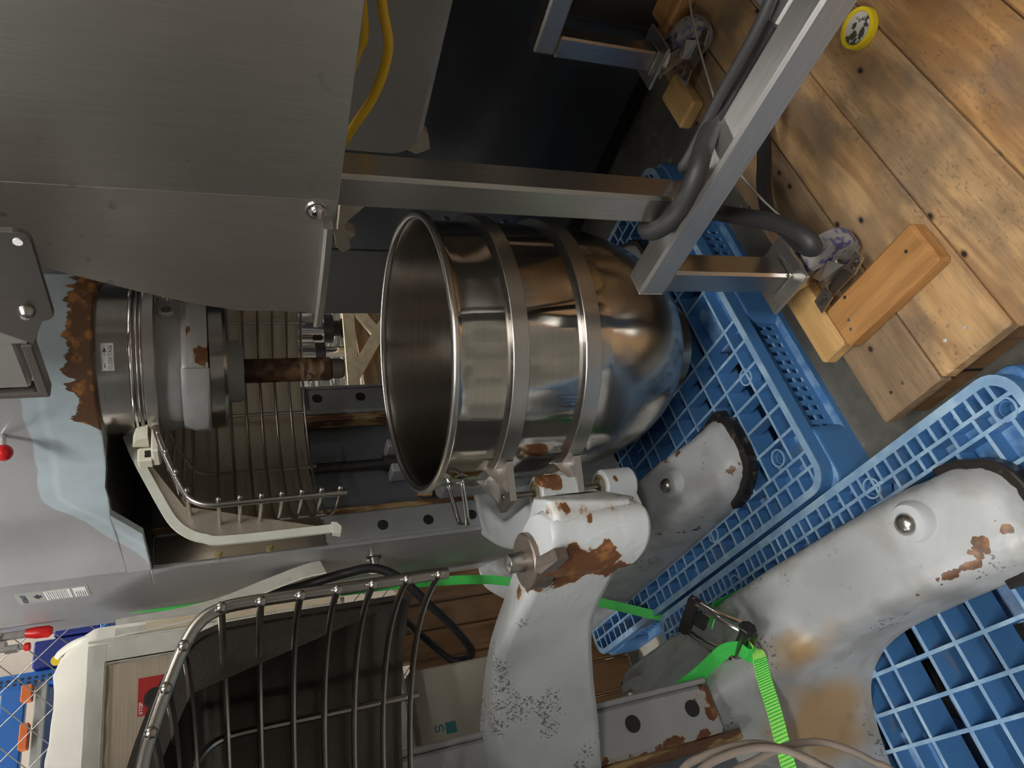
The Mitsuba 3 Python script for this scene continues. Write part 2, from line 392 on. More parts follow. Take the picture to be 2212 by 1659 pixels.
P('plank_a', wood((.47, .30, .145), (.27, .145, .06), 1, 1, 1, .8), .62)
P('plank_b', wood((.43, .25, .105), (.23, .115, .045), 1, 1, 2, .8), .62)
P('plank_c', wood((.42, .23, .09), (.22, .105, .04), 1, .9, 3, .7), .6)
P('plank_grey', wood((.255, .175, .10), (.165, .105, .06), 1, 1, 4, .45), .65)
P('pine', wood((.56, .36, .145), (.36, .205, .075), 1, .55, 5, 0), .6)
P('brown_block', wood((.43, .22, .075), (.28, .125, .04), 0, .8, 6, 0), .55)
P('crate_wood', wood((.26, .135, .055), (.13, .065, .027), 2, .8, 7, .5), .65)
P('light_wood', wood((.86, .74, .52), (.72, .56, .34), 0, .6, 8, 0), .65)
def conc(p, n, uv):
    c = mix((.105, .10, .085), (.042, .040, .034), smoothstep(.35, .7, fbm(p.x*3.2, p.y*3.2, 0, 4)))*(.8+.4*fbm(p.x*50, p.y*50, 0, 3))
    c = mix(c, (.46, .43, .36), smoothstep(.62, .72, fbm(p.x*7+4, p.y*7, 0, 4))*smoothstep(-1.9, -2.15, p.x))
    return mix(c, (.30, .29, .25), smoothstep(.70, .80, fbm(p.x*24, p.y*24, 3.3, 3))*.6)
P('concrete', proc(conc), .55, 0, lumps(70), .001)
P('wall_white', (.55, .54, .52), .8)
P('wall_dim', (.45, .43, .40), .8)
P('ceiling_dark', (.22, .22, .22), .8)
P('dark_gloss', (.034, .039, .044), .17, .0, clearcoat=.4, clearcoat_gloss=.9)
P('body_grey', proc(lambda p, n, uv: mi.Color3f(.36, .35, .335)*(.95+.1*fbm(p.x*4, p.y*4, p.z*4, 2))), .35, .5)
P('cast_beige', (.40, .35, .28), .5, .3)
P('cable_grey', (.022, .022, .023), .55)
P('cable_black', (.015, .015, .016), .45)
P('cable_yellow', (.78, .47, .015), .4)
P('cord_tan', (.21, .175, .15), .5)
P('wire_thin', (.45, .45, .44), .3, .9)
def strap_fn(p, n, uv):
    return mi.Color3f(.06, .62, .10)*(.85+.25*noise(p.x*700, p.y*700, p.z*700))
P('strap_green', proc(strap_fn), .5, sheen=.3)
P('strap_lime', (.42, .90, .16), .55)
P('vinyl', proc(lambda p, n, uv: mi.Color3f(.76, .74, .67)*(.93+.1*fbm(p.x*9, p.y*9, p.z*9, 3))), .38, 0, lumps(22), .004)
P('vinyl_hem', proc(lambda p, n, uv: mi.Color3f(.56, .55, .50)*(.85+.25*fbm(p.x*12, p.y*12, p.z*12, 3))), .25, 0, lumps(40), .004)
P('vinyl_tan', (.50, .42, .30), .4)
P('control_panel', brushed((.50, .42, .32), 1, .08, (300, 10)), .45, .5)
scene['clear_film'] = {'type': 'thindielectric', 'int_ior': 1.25}
P('red_label', (.42, .02, .02), .4)
P('wheel_blue', (.030, .035, .19), .35)
P('wheel_tread', proc(lambda p, n, uv: mix((.07, .07, .17), (.24, .23, .22), smoothstep(.34, .52, fbm(p.x*70, p.y*70, p.z*70, 3)))), .5)
P('zinc', brushed((.60, .57, .53), 0, .08, (120, 120)), .24, 1.0)
P('tape_yellow', (.80, .62, .02), .35)
P('tape_card', proc(lambda p, n, uv: mix((.55, .54, .50), (.06, .06, .04), smoothstep(.5, .62, fbm(p.x*90, p.y*90, 0, 3)))), .5)
P('rack_blue', (.015, .13, .47), .35)
P('bin_navy', (.010, .022, .20), .4)
P('grey_plate', (.30, .31, .30), .45)
P('beige_panel', (.60, .52, .42), .7)
P('orange_paint', (.62, .14, .03), .4)
P('card_white', proc(lambda p, n, uv: mi.Color3f(.52, .48, .40)*(.9+.2*fbm(p.x*20, p.y*20, p.z*8, 3))), .8)
P('teal_ink', (.03, .19, .20), .6)
P('paper_white', (.85, .84, .82), .7)
P('screw_metal', (.50, .49, .47), .3, 1.0)
P('fence_wire', (.42, .41, .40), .35, .9)

# ------------------------------------------------------------------ setting
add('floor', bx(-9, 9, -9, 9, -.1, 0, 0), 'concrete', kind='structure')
add('ceiling', bx(-9, 9, -9, 9, 5.2, 5.3, 0), 'ceiling_dark', kind='structure')
add('wall_back', bx(-9.1, -9, -9, 9, 0, 5.2, 0), 'wall_white', kind='structure')
add('wall_front', bx(9, 9.1, -9, 9, 0, 5.2, 0), 'wall_dim', kind='structure')
add('wall_right', bx(-9, 9, 9, 9.1, 0, 5.2, 0), 'wall_dim', kind='structure')
add('wall_left', bx(-9, 9, -9.1, -9, 0, 5.2, 0), 'wall_white', kind='structure')
for i, (ya, yb) in enumerate(((-6.0, -4.9), (-3.2, -1.6), (.2, 1.5), (3.2, 4.0), (5.4, 6.6))):  # dark panels out of view, placed to streak the steel reflections
    add(f'door_{i+1}', bx(8.96, 9.0, ya, yb, 0, 3.6, .01), 'slate_dark', kind='structure')
for i, (xa, xb) in enumerate(((-5.0, -3.4), (-1.2, .2), (2.4, 3.6), (5.2, 6.0))):  # more unseen dark panels for the reflections, on the left wall
    add(f'door_{i+6}', bx(xa, xb, -9.0, -8.96, 0, 3.6, .01), 'slate_dark', kind='structure')
for (x, y, z, hl, hw, rad, along) in LIGHTS:
    k = 'ceiling_light'
    n = sum(1 for q in labels if q.startswith(k) and '__' not in q)
    if n: k = f'ceiling_light_{n:03d}'
    a, b = (hw, hl) if along == 'y' else (hl, hw)
    add(k+'__housing', bx(x-a-.03, x+a+.03, y-b-.03, y+b+.03, z+.01, z+.09, .01), 'grey_plate')
    tag(k, 'linear strip light under the hall ceiling, out of view', 'light', 'unseen ceiling strip lights')
    e = trimesh.Trimesh([[x-a, y-b, z], [x+a, y-b, z], [x+a, y+b, z], [x-a, y+b, z]], [[0, 2, 1], [0, 3, 2]], process=False)
    q = add(k+'__diffuser', e, 'sticker_white')
    scene[q]['emitter'] = {'type': 'area', 'radiance': {'type': 'rgb', 'value': [rad*1.0, rad*.965, rad*.90]}}
    add(k+'__hanger', cat(rod((x, y-b*.7, z+.09), (x, y-b*.7, 5.2), .006, 6), rod((x, y+b*.7, z+.09), (x, y+b*.7, 5.2), .006, 6)), 'wire_thin')

# ------------------------------------------------------------------ plastic pallets
def pallet(x0, x1, y0, y1, label, xpitch, rows, collars, seed):
    k = 'plastic_pallet'
    if k in labels: k = 'plastic_pallet_001'
    tag(k, label, 'pallet', 'blue plastic pallets')
    H = .14
    outer, inner = Polygon(rrect(x0, x1, y0, y1, .05)), Polygon(rrect(x0+.016, x1-.016, y0+.016, y1-.016, .038))
    rim = trimesh.creation.extrude_polygon(outer.difference(inner), .034, engine='earcut'); rim.apply_translation([0, 0, H-.034])
    add(k+'__rim', rim, 'blue_plastic')
    R = random.Random(seed); ribs = []
    w = y1-y0
    def run(p):
        out, x = [], x0+.040
        while x < x1-.03:
            out.append(x); x += p*R.choice([1, 1, 1, 1.4, .8])
        return out
    e1, e2 = rows[0], rows[1]
    fine, mid, xs = run(xpitch), run(xpitch*1.25), run(.062)
    ys = sorted([y0+r for r in rows]+[y1-r for r in rows])
    zt, zb = H-.001, H-.038
    for x in fine:
        for a, b in ((y0+.008, y0+e1), (y1-e1, y1-.008)): ribs.append(bx(x-.0032, x+.0032, a, b, zb, zt, .0006))
    for x in mid:
        for a, b in ((y0+e1, y0+e2), (y1-e2, y1-e1)): ribs.append(bx(x-.0032, x+.0032, a, b, zb, zt, .0006))
    for x in xs: ribs.append(bx(x-.0034, x+.0034, y0+e2, y1-e2, zb-.03, zt, .0006))
    for y in ys: ribs.append(bx(x0+.008, x1-.008, y-.0035, y+.0035, zb, H-.0006, .0006))
    add(k+'__rib_grid', cat(*ribs), 'blue_plastic', kind='stuff')
    # sloping floors of the cells: a shallow tray between the nine feet, open beside the feet
    tr = []
    cells = [(fine[i], fine[i+1], a, b) for i in range(len(fine)-1) for a, b in ((y0+.01, y0+e1), (y1-e1, y1-.01))]
    cells += [(mid[i], mid[i+1], a, b) for i in range(len(mid)-1) for a, b in ((y0+e1, y0+e2), (y1-e2, y1-e1))]
    inn = [y for y in ys if y0+e2-.001 <= y <= y1-e2+.001]
    cells += [(xs[i], xs[i+1], inn[j], inn[j+1]) for i in range(len(xs)-1) for j in range(len(inn)-1)]
    for xa, xb, ya, yb in cells:
        if 1:
            cx, cy = ((xa+xb)/2-x0)/(x1-x0), ((ya+yb)/2-y0)/w
            infoot = min(abs(cx-.1), abs(cx-.5), abs(cx-.9)) < .11 and min(abs(cy-.1), abs(cy-.5), abs(cy-.9)) < .12
            if (infoot and ya > y0+e2-.001 and yb < y1-e2+.001) or R.random() < (.5 if ya > y0+.26 and yb < y1-.06 and seed == 2 or (seed == 2 and yb < y1-.2) else .06):
                continue
            inn_ = ya > y0+e2-.001 and yb < y1-e2+.001
            za, zb = (H-.092, H-.100-.35*(xb-xa)) if inn_ else (H-.040, H-.052-.5*(xb-xa))
            tr.append(trimesh.Trimesh([[xa, ya, za], [xb, ya, zb], [xb, yb, zb], [xa, yb, za], [xa, ya, za-.003], [xb, ya, zb-.003], [xb, yb, zb-.003], [xa, yb, za-.003]],
                      [[0, 1, 2], [0, 2, 3], [4, 6, 5], [4, 7, 6], [0, 5, 1], [0, 4, 5], [1, 6, 2], [1, 5, 6], [2, 7, 3], [2, 6, 7], [3, 4, 0], [3, 7, 4]], process=False))
    add(k+'__cell_tray', cat(*tr), 'blue_plastic', kind='stuff')
    for cx, cy in collars:
        add(k+'__collar', lathe([(.017, H-.03), (.017, H+.0006), (.0205, H+.0006), (.0205, H-.03), (.017, H-.03)], 28, (cx, cy, 0)), 'blue_plastic', 30)
        add(k+'__collar', lathe([(.012, H-.03), (.012, H-.008), (.014, H-.008), (.014, H-.03), (.012, H-.03)], 24, (cx, cy, 0)), 'blue_plastic', 30)
    # side walls with rows of slots and solid feet at corners and middles
    def wall(p0, p1, nrm):
        p0, p1, nrm = np.array(p0), np.array(p1), np.array(nrm)
        L = np.linalg.norm(p1-p0); d = (p1-p0)/L; parts = []
        n = int(L/.05); s = L/n
        for i in range(n):
            for zz in ((.012, .030), (.05, .056), (.078, .084), (.098, .108)):
                a, b = p0+d*i*s, p0+d*(i+1)*s
                q = np.array([a, b, a-nrm*.006, b-nrm*.006])
                parts.append(bx(q[:, 0].min(), q[:, 0].max(), q[:, 1].min(), q[:, 1].max(), zz[0], zz[1], 0))
            for t in (.0, .5):
                a, b = p0+d*(i+t)*s-d*.004, p0+d*(i+t)*s+d*.008
                q = np.array([a, b, a-nrm*.006, b-nrm*.006])
                parts.append(bx(q[:, 0].min(), q[:, 0].max(), q[:, 1].min(), q[:, 1].max(), .012, .108, 0))
        return cat(*parts)
    i_ = .016
    for a, b, nn in (((x1-i_, y0+.05), (x1-i_, y1-.05), (1, 0)), ((x0+i_, y0+.05), (x0+i_, y1-.05), (-1, 0)), ((x0+.05, y0+i_), (x1-.05, y0+i_), (0, -1)), ((x0+.05, y1-i_), (x1-.05, y1-i_), (0, 1))):
        add(k+'__side_wall', wall(a, b, nn), 'blue_plastic')
    base = Polygon(rrect(x0-.004, x1+.004, y0-.004, y1+.004, .05)).difference(Polygon(rrect(x0+.07, x1-.07, y0+.07, y1-.07, .03)))
    b = trimesh.creation.extrude_polygon(base, .016, engine='earcut')
    add(k+'__bottom_rail', b, 'blue_plastic')
    for fx in (x0+.07, (x0+x1)/2, x1-.07):
        for fy in (y0+.07, (y0+y1)/2, y1-.07):
            o = prism(rrect(fx-.075, fx+.075, fy-.075, fy+.075, .03, 4), .0, H-.034, .008)
            add(k+'__foot', o, 'blue_plastic', 30)
R1 = [.075, .110, .19, .27, .31, .39, .47]
pallet(-2.24, -1.025, .432, 1.452, 'blue plastic pallet under the mixer with the steel bowl', .040, [.052, .085, .145, .205, .265, .325, .385, .445], [(-1.089, .747), (-1.117, .545), (-1.432, .506), (-1.941, .502)], 1)
pallet(-1.825, -.605, -.595, .422, 'blue plastic pallet in the foreground under the mixer without a bowl', .0275, [.047, .077, .14, .205, .27, .335, .40, .46], [(-.644, .358), (-.94, .376), (-1.426, .376), (-1.777, .345)], 2)

# ------------------------------------------------------------------ wooden platform and chocks
pl = 'wooden_platform'
tag(pl, 'low wooden platform of worn brown planks carrying the machine on casters', 'platform')
edges = [-.850, -.7065, -.5575, -.4135, -.268, -.120, .026, .172, .318]
for i in range(len(edges)-1):
    m = ['plank_grey', 'plank_grey', 'plank_a', 'plank_b', 'plank_c', 'plank_a', 'plank_b', 'plank_c'][i]
    if i == 0: m = 'plank_grey'
    if i == 1: m = 'plank_a'
    e0 = .462 if i < 2 else .452
    add(pl+'__plank', bx(edges[i]+.0012, edges[i+1]-.0012, e0+rng.uniform(-.002, .002), 1.745, .095, .13+rng.uniform(-.0008, .0008), .004), m)
for y in (.50, 1.05, 1.62):
    add(pl+'__stringer', bx(-.845, .315, y-.02, y+.07, 0, .095, .004), 'crate_wood')
def nail(x, y, z, key):
    add(key+'__nail_head', rod((x, y, z-.001), (x, y, z+.0012), .0035, 10), 'screw_metal')
for x, y in ((-.80, .50), (-.77, .50), (-.66, .51), (-.62, .505), (-.50, .50), (-.46, .50)):
    nail(x, y, .13, pl)
def block(label, parts, mat, nails=()):
    k = 'wooden_block'
    n = sum(1 for q in labels if q.startswith(k) and '__' not in q)
    if n: k = f'{k}_{n:03d}'
    tag(k, label, 'wood block')
    add(k+'__lumber', parts, mat)
    for x, y, z in nails: nail(x, y, z, k)
block('reddish brown wood block nailed along the near caster, longest block on the planks', bx(-.800, -.565, .607, .697, .13, .168, .006), 'brown_block', [(-.772, .628, .168), (-.765, .645, .168), (-.745, .685, .168), (-.60, .66, .168)])
block('pale pine block with growth rings, beside the brown block under the near caster', bx(-.868, -.802, .618, .80, .13, .168, .006), 'pine')
block('brown wood block on edge behind the far caster at the top', bx(-.75, -.52, 1.60, 1.70, .13, .175, .005), 'brown_block', [(-.68, 1.64, .175)])
block('small pine block with growth rings in front of the far caster', bx(-.868, -.79, 1.37, 1.50, .13, .168, .006), 'pine')

# ------------------------------------------------------------------ steel machine on square tube stand
dm = 'steel_machine'
tag(dm, 'stainless steel machine on a square tube stand with locking casters', 'machine')
def sq(x0, x1, y0, y1, z0, z1): return bx(x0, x1, y0, y1, z0, z1, .005)
add(dm+'__foot_bar', sq(-.797, .9, .735, .787, .528, .582), 'steel_rough')
add(dm+'__foot_bar', sq(-.772, .9, 1.45, 1.502, .53, .584), 'steel_x')
add(dm+'__cross_bar', sq(-.337, -.287, .787, 1.45, .53, .58), 'steel_rough')
add(dm+'__post', sq(-.636, -.584, .735, .787, .582, 1.16), 'steel_z')
add(dm+'__post', sq(-.12, -.068, 1.45, 1.502, .584, 1.16), 'steel_z')
add(dm+'__end_cap', bx(-.8005, -.797, .737, .785, .530, .580, .002), 'steel_weld')
def caster(cx, cy, flip):
    c = dm+'__caster'
    n = sum(1 for q in scene if q.startswith(c) and q.endswith('__wheel'))
    if n: c = f'{c}_{n:03d}'
    zt, zp = .53, .268
    add(dm+'__leg', sq(cx-.026, cx+.026, cy-.026, cy+.026, zp, zt), 'steel_z')
    add(c+'__mounting_plate', bx(cx-.054, cx+.054, cy-.056, cy+.056, zp-.007, zp+.001, .002), 'steel_weld')
    add(c+'__weld_bead', tube(spline([(cx-.029, cy-.027, zp+.002), (cx-.01, cy-.0285, zp+.003), (cx+.01, cy-.028, zp+.002), (cx+.028, cy-.0285, zp+.003)], 6), .0028, 6), 'steel_weld')
    add(c+'__weld_bead', tube(spline([(cx+.0285, cy-.027, zp+.002), (cx+.029, cy, zp+.003), (cx+.0285, cy+.027, zp+.002)], 6), .0028, 6), 'steel_weld')
    add(c+'__swivel', lathe([(0, .232), (.036, .232), (.039, .238), (.036, .248), (.03, .261), (0, .261)], 32, (cx, cy, 0)), 'zinc', 30)
    u, v, pz = np.array([1.0, 0, 0]), np.array([0, 1.0, 0]), np.array([0, 0, 1.0])
    ctr = np.array([cx+.060, cy+.002, .182])
    def disc(prof, n=40):
        a = np.arange(n)*2*math.pi/n
        return loft([ctr+v*o+r*(np.cos(a)[:, None]*u+np.sin(a)[:, None]*pz) for r, o in prof])
    add(c+'__wheel', disc([(.012, -.013), (.026, -.013), (.030, -.018), (.046, -.019), (.0455, -.018), (.0455, .018), (.046, .019), (.030, .018), (.026, .013), (.012, .013)]), 'wheel_blue', 30)
    add(c+'__tread', disc([(.0455, -.0195), (.0505, -.017), (.052, -.011), (.052, .011), (.0505, .017), (.0455, .0195)]), 'wheel_tread', 30)
    for sgn in (-1, 1):
        y = sgn*.026
        A = [(-.098, .054), (-.030, .054), (.012, .006), (.008, -.012), (-.012, -.014)]
        add(c+'__fork_cheek', hull([ctr+u*q+pz*h+v*(y+t) for q, h in A for t in (-.0016, .0016)]), 'zinc')
    add(c+'__fork_bridge', hull([ctr+u*q+pz*h+v*y for q, h in ((-.098, .054), (-.040, .054), (-.098, .046), (-.045, .046)) for y in (-.0276, .0276)]), 'zinc')
    add(c+'__axle_bolt', cat(rod(ctr-v*.046, ctr+v*.034, .006, 12), rod(ctr-v*.053, ctr-v*.046, .011, 6), rod(ctr-v*.0465, ctr-v*.044, .015, 16), rod(ctr+v*.028, ctr+v*.034, .011, 6)), 'screw_metal', 30)
    o = ctr-np.array([-.711, .767, .182])          # the brake parts as they sit on this caster
    for sgn in (-1,):
        B = [(-.748, .739, .214), (-.700, .736, .214), (-.690, .716, .196), (-.735, .716, .192), (-.742, .722, .208)]
        add(c+'__brake_bracket', hull([np.array(q)+o+pz*t for q in B for t in (-.002, .002)]), 'zinc')
    def pedal(Q, zz):
        return hull([np.array([a, b, z])+o+pz*t for (a, b), z in zip(Q, zz) for t in (-.0016, .0016)])
    add(c+'__brake_pedal', pedal([(-.690, .706), (-.651, .712), (-.648, .690), (-.684, .684)], (.200, .206, .204, .198)), 'zinc')
    add(c+'__pedal_mark', text_on('ON', .011, np.array([-.654, .692, .2068])+o, (-.98, -.17, -.12), (-.12, .98, .05), .0006, True, width=.024), 'steel_dark')
    add(c+'__brake_pedal', pedal([(-.785, .710), (-.748, .713), (-.746, .687), (-.790, .683)], (.196, .200, .196, .190)), 'zinc')
    add(c+'__pedal_mark', text_on('OFF', .011, np.array([-.752, .692, .1995])+o, (-.98, -.05, -.10), (-.05, .99, .05), .0006, True, width=.028), 'steel_dark')
    for B in ([(-.745, .716, .196), (-.748, .708, .199), (-.700, .716, .198), (-.690, .705, .200), (-.684, .690, .199), (-.746, .692, .197)],):
        add(c+'__brake_arm', hull([np.array(q)+o+pz*t for q in B for t in (-.010, -.006)]), 'steel_dark')
caster(-.771, .765, 0)
caster(-.752, 1.478, 0)
# side panel: a big sheet with a slanted lower corner and a lip
pan = [(.9, 1.13), (-.622, 1.13), (-.63, 1.137), (-.822, 1.136), (-.816, 1.16), (-.813, 1.246), (-.80, 1.30), (-.776, 1.368), (-.737, 1.461), (-.70, 1.56), (-.68, 1.70), (-.68, 2.25), (.9, 2.25)]
add(dm+'__side_panel', rot_prism([(.9, 1.13), (-.66, 1.13), (-.66, 2.25), (.9, 2.25)], 'y', .7130, .7165, 0), 'steel_panel')
add(dm+'__end_panel', rot_prism([(q if q[0] < .5 else (-.606, q[1])) for q in pan if q[0] < -.6 or q[1] in (1.13, 2.25)], 'y', .7123, .7129, 0), 'steel_end')
lipP = spline([(-.632, .712, 1.137), (-.70, .710, 1.136), (-.78, .7115, 1.135), (-.826, .714, 1.135)], 5)
add(dm+'__panel_lip', loft([[p+np.array(q) for q in ((0, .004, .010), (0, -.022, .010), (0, -.024, .006), (0, -.022, -.002), (0, .004, -.003))] for p in lipP]), 'steel_x', 30)
add(dm+'__panel_fold', bx(-.62, .9, .7165, .745, 1.128, 1.134, .002), 'steel_x')
add(dm+'__panel_bolt', cat(lathe([(0, .012), (.006, .011), (.009, .007), (.010, 0), (0, 0)], 20).apply_transform(trimesh.geometry.align_vectors([0, 0, 1], [0, -1, 0])).apply_translation([-.621, .712, 1.155]),
                           lathe([(0, .004), (.013, .004), (.014, 0), (0, 0)], 24).apply_transform(trimesh.geometry.align_vectors([0, 0, 1], [0, -1, 0])).apply_translation([-.621, .712, 1.155])), 'chrome', 30)
add(dm+'__housing', rot_prism(rrect(-.785, .9, .925, 2.2, .055, 5), 'y', 1.05, 1.55, .012), 'body_grey', 30)
add(dm+'__top_deck', bx(-.60, .9, .72, 1.05, 1.165, 1.20, .004), 'steel_dark')
def castlug(pts, y0, y1, name='cast_bracket'):
    add(dm+'__'+name, rot_prism(pts, 'y', y0, y1, .004), 'cast_beige', 40)
castlug([(-.64, 1.13), (-.70, 1.13), (-.725, 1.115), (-.745, 1.112), (-.758, 1.100), (-.750, 1.088), (-.732, 1.092), (-.722, 1.084), (-.71, 1.10), (-.64, 1.115)], .775, .80)
castlug([(-.62, 1.118), (-.70, 1.115), (-.66, 1.085), (-.62, 1.06)], .76, .785)
castlug([(-.77, .97), (-.80, .95), (-.815, .915), (-.80, .89), (-.77, .90), (-.74, .93)], 1.10, 1.13)
# guard at the top left: drilled plate, sloped cheek, grey box
add(dm+'__guard_plate', rot_prism(rrect(-.721, -.585, 1.445, 2.1, .014, 5), 'y', .615, .622, .001), 'steel_dark')
add(dm+'__guard_hole', rod((-.598, .6135, 1.457), (-.598, .6155, 1.457), .0045, 12), 'paper_white')
add(dm+'__guard_screw', lathe([(0, .010), (.005, .009), (.008, .004), (.009, 0), (0, 0)], 16).apply_transform(trimesh.geometry.align_vectors([0, 0, 1], [0, -1, 0])).apply_translation([-.703, .615, 1.470]), 'screw_metal', 30)
add(dm+'__guard_cheek', rot_prism([(-.721, 1.456), (-.757, 1.479), (-.768, 1.483), (-.768, 2.1), (-.721, 2.1)], 'y', .622, .627, 0), 'body_grey')
add(dm+'__guard_cheek', rot_prism([(-.700, 1.464), (-.721, 1.458), (-.762, 1.475), (-.721, 1.526)], 'y', .616, .621, 0), 'steel_dark')
add(dm+'__guard_box', bx(-.862, -.770, .625, .72, 1.496, 2.1, .003), 'body_grey')
add(dm+'__guard_box_rim', cat(bx(-.870, -.768, .618, .640, 1.477, 1.489, .002), bx(-.875, -.864, .618, .640, 1.477, 2.1, .002)), 'steel_dark')
add(dm+'__guard_stay', bx(-.72, -.60, .62, .714, 1.75, 1.80, .004), 'steel_dark')

# ------------------------------------------------------------------ mixing bowl
AX, AY = -1.204, .93
def bowl():
    k = 'mixing_bowl'
    tag(k, 'large polished stainless steel mixing bowl with two welded bands', 'bowl')
    c = (AX, AY, 0)
    out = [(.302, .872), (.2885, .860), (.288, .72), (.287, .57), (.284, .53), (.276, .48), (.262, .43), (.241, .38), (.213, .335), (.180, .297), (.140, .268), (.112, .254)]
    out = spline(np.array([(r, 0, z) for r, z in out]), 4)[:, [0, 2]]
    m = lathe(out, 160, c)
    n_ang, npf = 160, len(out)
    uv = np.stack([np.tile(np.arange(npf)/npf, n_ang), np.repeat(np.minimum(np.arange(n_ang), n_ang-1)/n_ang, npf)], 1)
    add(k+'__outer_wall', m, 'bowl_outer', True, uv=uv)
    inn = [(r-.004, z) for r, z in out]+[(.06, .252), (.0, .250)]
    m = lathe(inn[::-1], 160, c)
    uv = np.stack([np.tile(np.arange(len(inn))/len(inn), 160), np.repeat(np.arange(160)/160, len(inn))], 1)
    add(k+'__inner_wall', m, 'bowl_inner', True, uv=uv)
    a = np.linspace(0, 2*math.pi, 17)
    add(k+'__rim', lathe([(.298+.0085*math.cos(t), .878+.0085*math.sin(t)) for t in a[::-1]], 160, c), 'ring_steel', 30)
    for z0, z1 in ((.733, .767), (.577, .613)):
        add(k+'__band', lathe([(.287, z1), (.3010, z1), (.3025, z1-.0015), (.3025, z0+.0015), (.3010, z0), (.287, z0)][::-1], 160, c), 'bowl_band', 30)
    add(k+'__foot_ring', lathe([(.118, .258), (.119, .228), (.113, .226), (.112, .250), (.0, .250)][::-1], 80, c), 'bowl_base', 30)
    for s, az in ((1, -96), (1, 84)):
        t = math.radians(az)
        er, et = np.array([math.cos(t), math.sin(t), 0]), np.array([-math.sin(t), math.cos(t), 0])
        o = np.array([AX, AY, 0])
        for zc in (.742, .588):
            pts = [o+er*r+et*s_*w for r, w in ((.298, .060), (.372, .034)) for s_ in (-1, 1)]
            add(k+'__bracket', hull([p+np.array([0, 0, zc+dz]) for p in pts for dz in (-.007, .007)]), 'bowl_band')
            for s_ in (-1, 1):
                b = o+et*s_*.030
                add(k+'__gusset', hull([b+er*r+et*tt+np.array([0, 0, zc+z]) for r, z in ((.299, .006), (.299, .045), (.352, .007)) for tt in (-.002, .002)]), 'bowl_band')
            add(k+'__bracket_pin', rod(o+er*.350+np.array([0, 0, zc-.062]), o+er*.350+np.array([0, 0, zc+.0085]), .0065, 14), 'steel_dark')
    # two wire handles under the rim
    for az in (-116, 92):
        t = math.radians(az)
        er, et = np.array([math.cos(t), math.sin(t), 0]), np.array([-math.sin(t), math.cos(t), 0]); o = np.array([AX, AY, 0])
        path = [o+er*.287+et*.050+np.array([0, 0, .812]), o+er*.310+et*.048+np.array([0, 0, .808]), o+er*.372+et*.030+np.array([0, 0, .800]), o+er*.380+et*.014+np.array([0, 0, .799]), o+er*.380-et*.014+np.array([0, 0, .799]), o+er*.372-et*.030+np.array([0, 0, .800]), o+er*.310-et*.048+np.array([0, 0, .808]), o+er*.287-et*.050+np.array([0, 0, .812])]
        add(k+'__handle', tube(spline(path, 6), .0055, 10), 'chrome', 40)
        for s_ in (-1, 1):
            q = o+er*.2885+et*s_*.050
            add(k+'__handle_tab', hull([q+et*w+er*d+np.array([0, 0, .810+z]) for w, z in ((-.014, 0), (.014, 0), (0, .014), (0, -.014)) for d in (0, .004)]), 'chrome')
bowl()

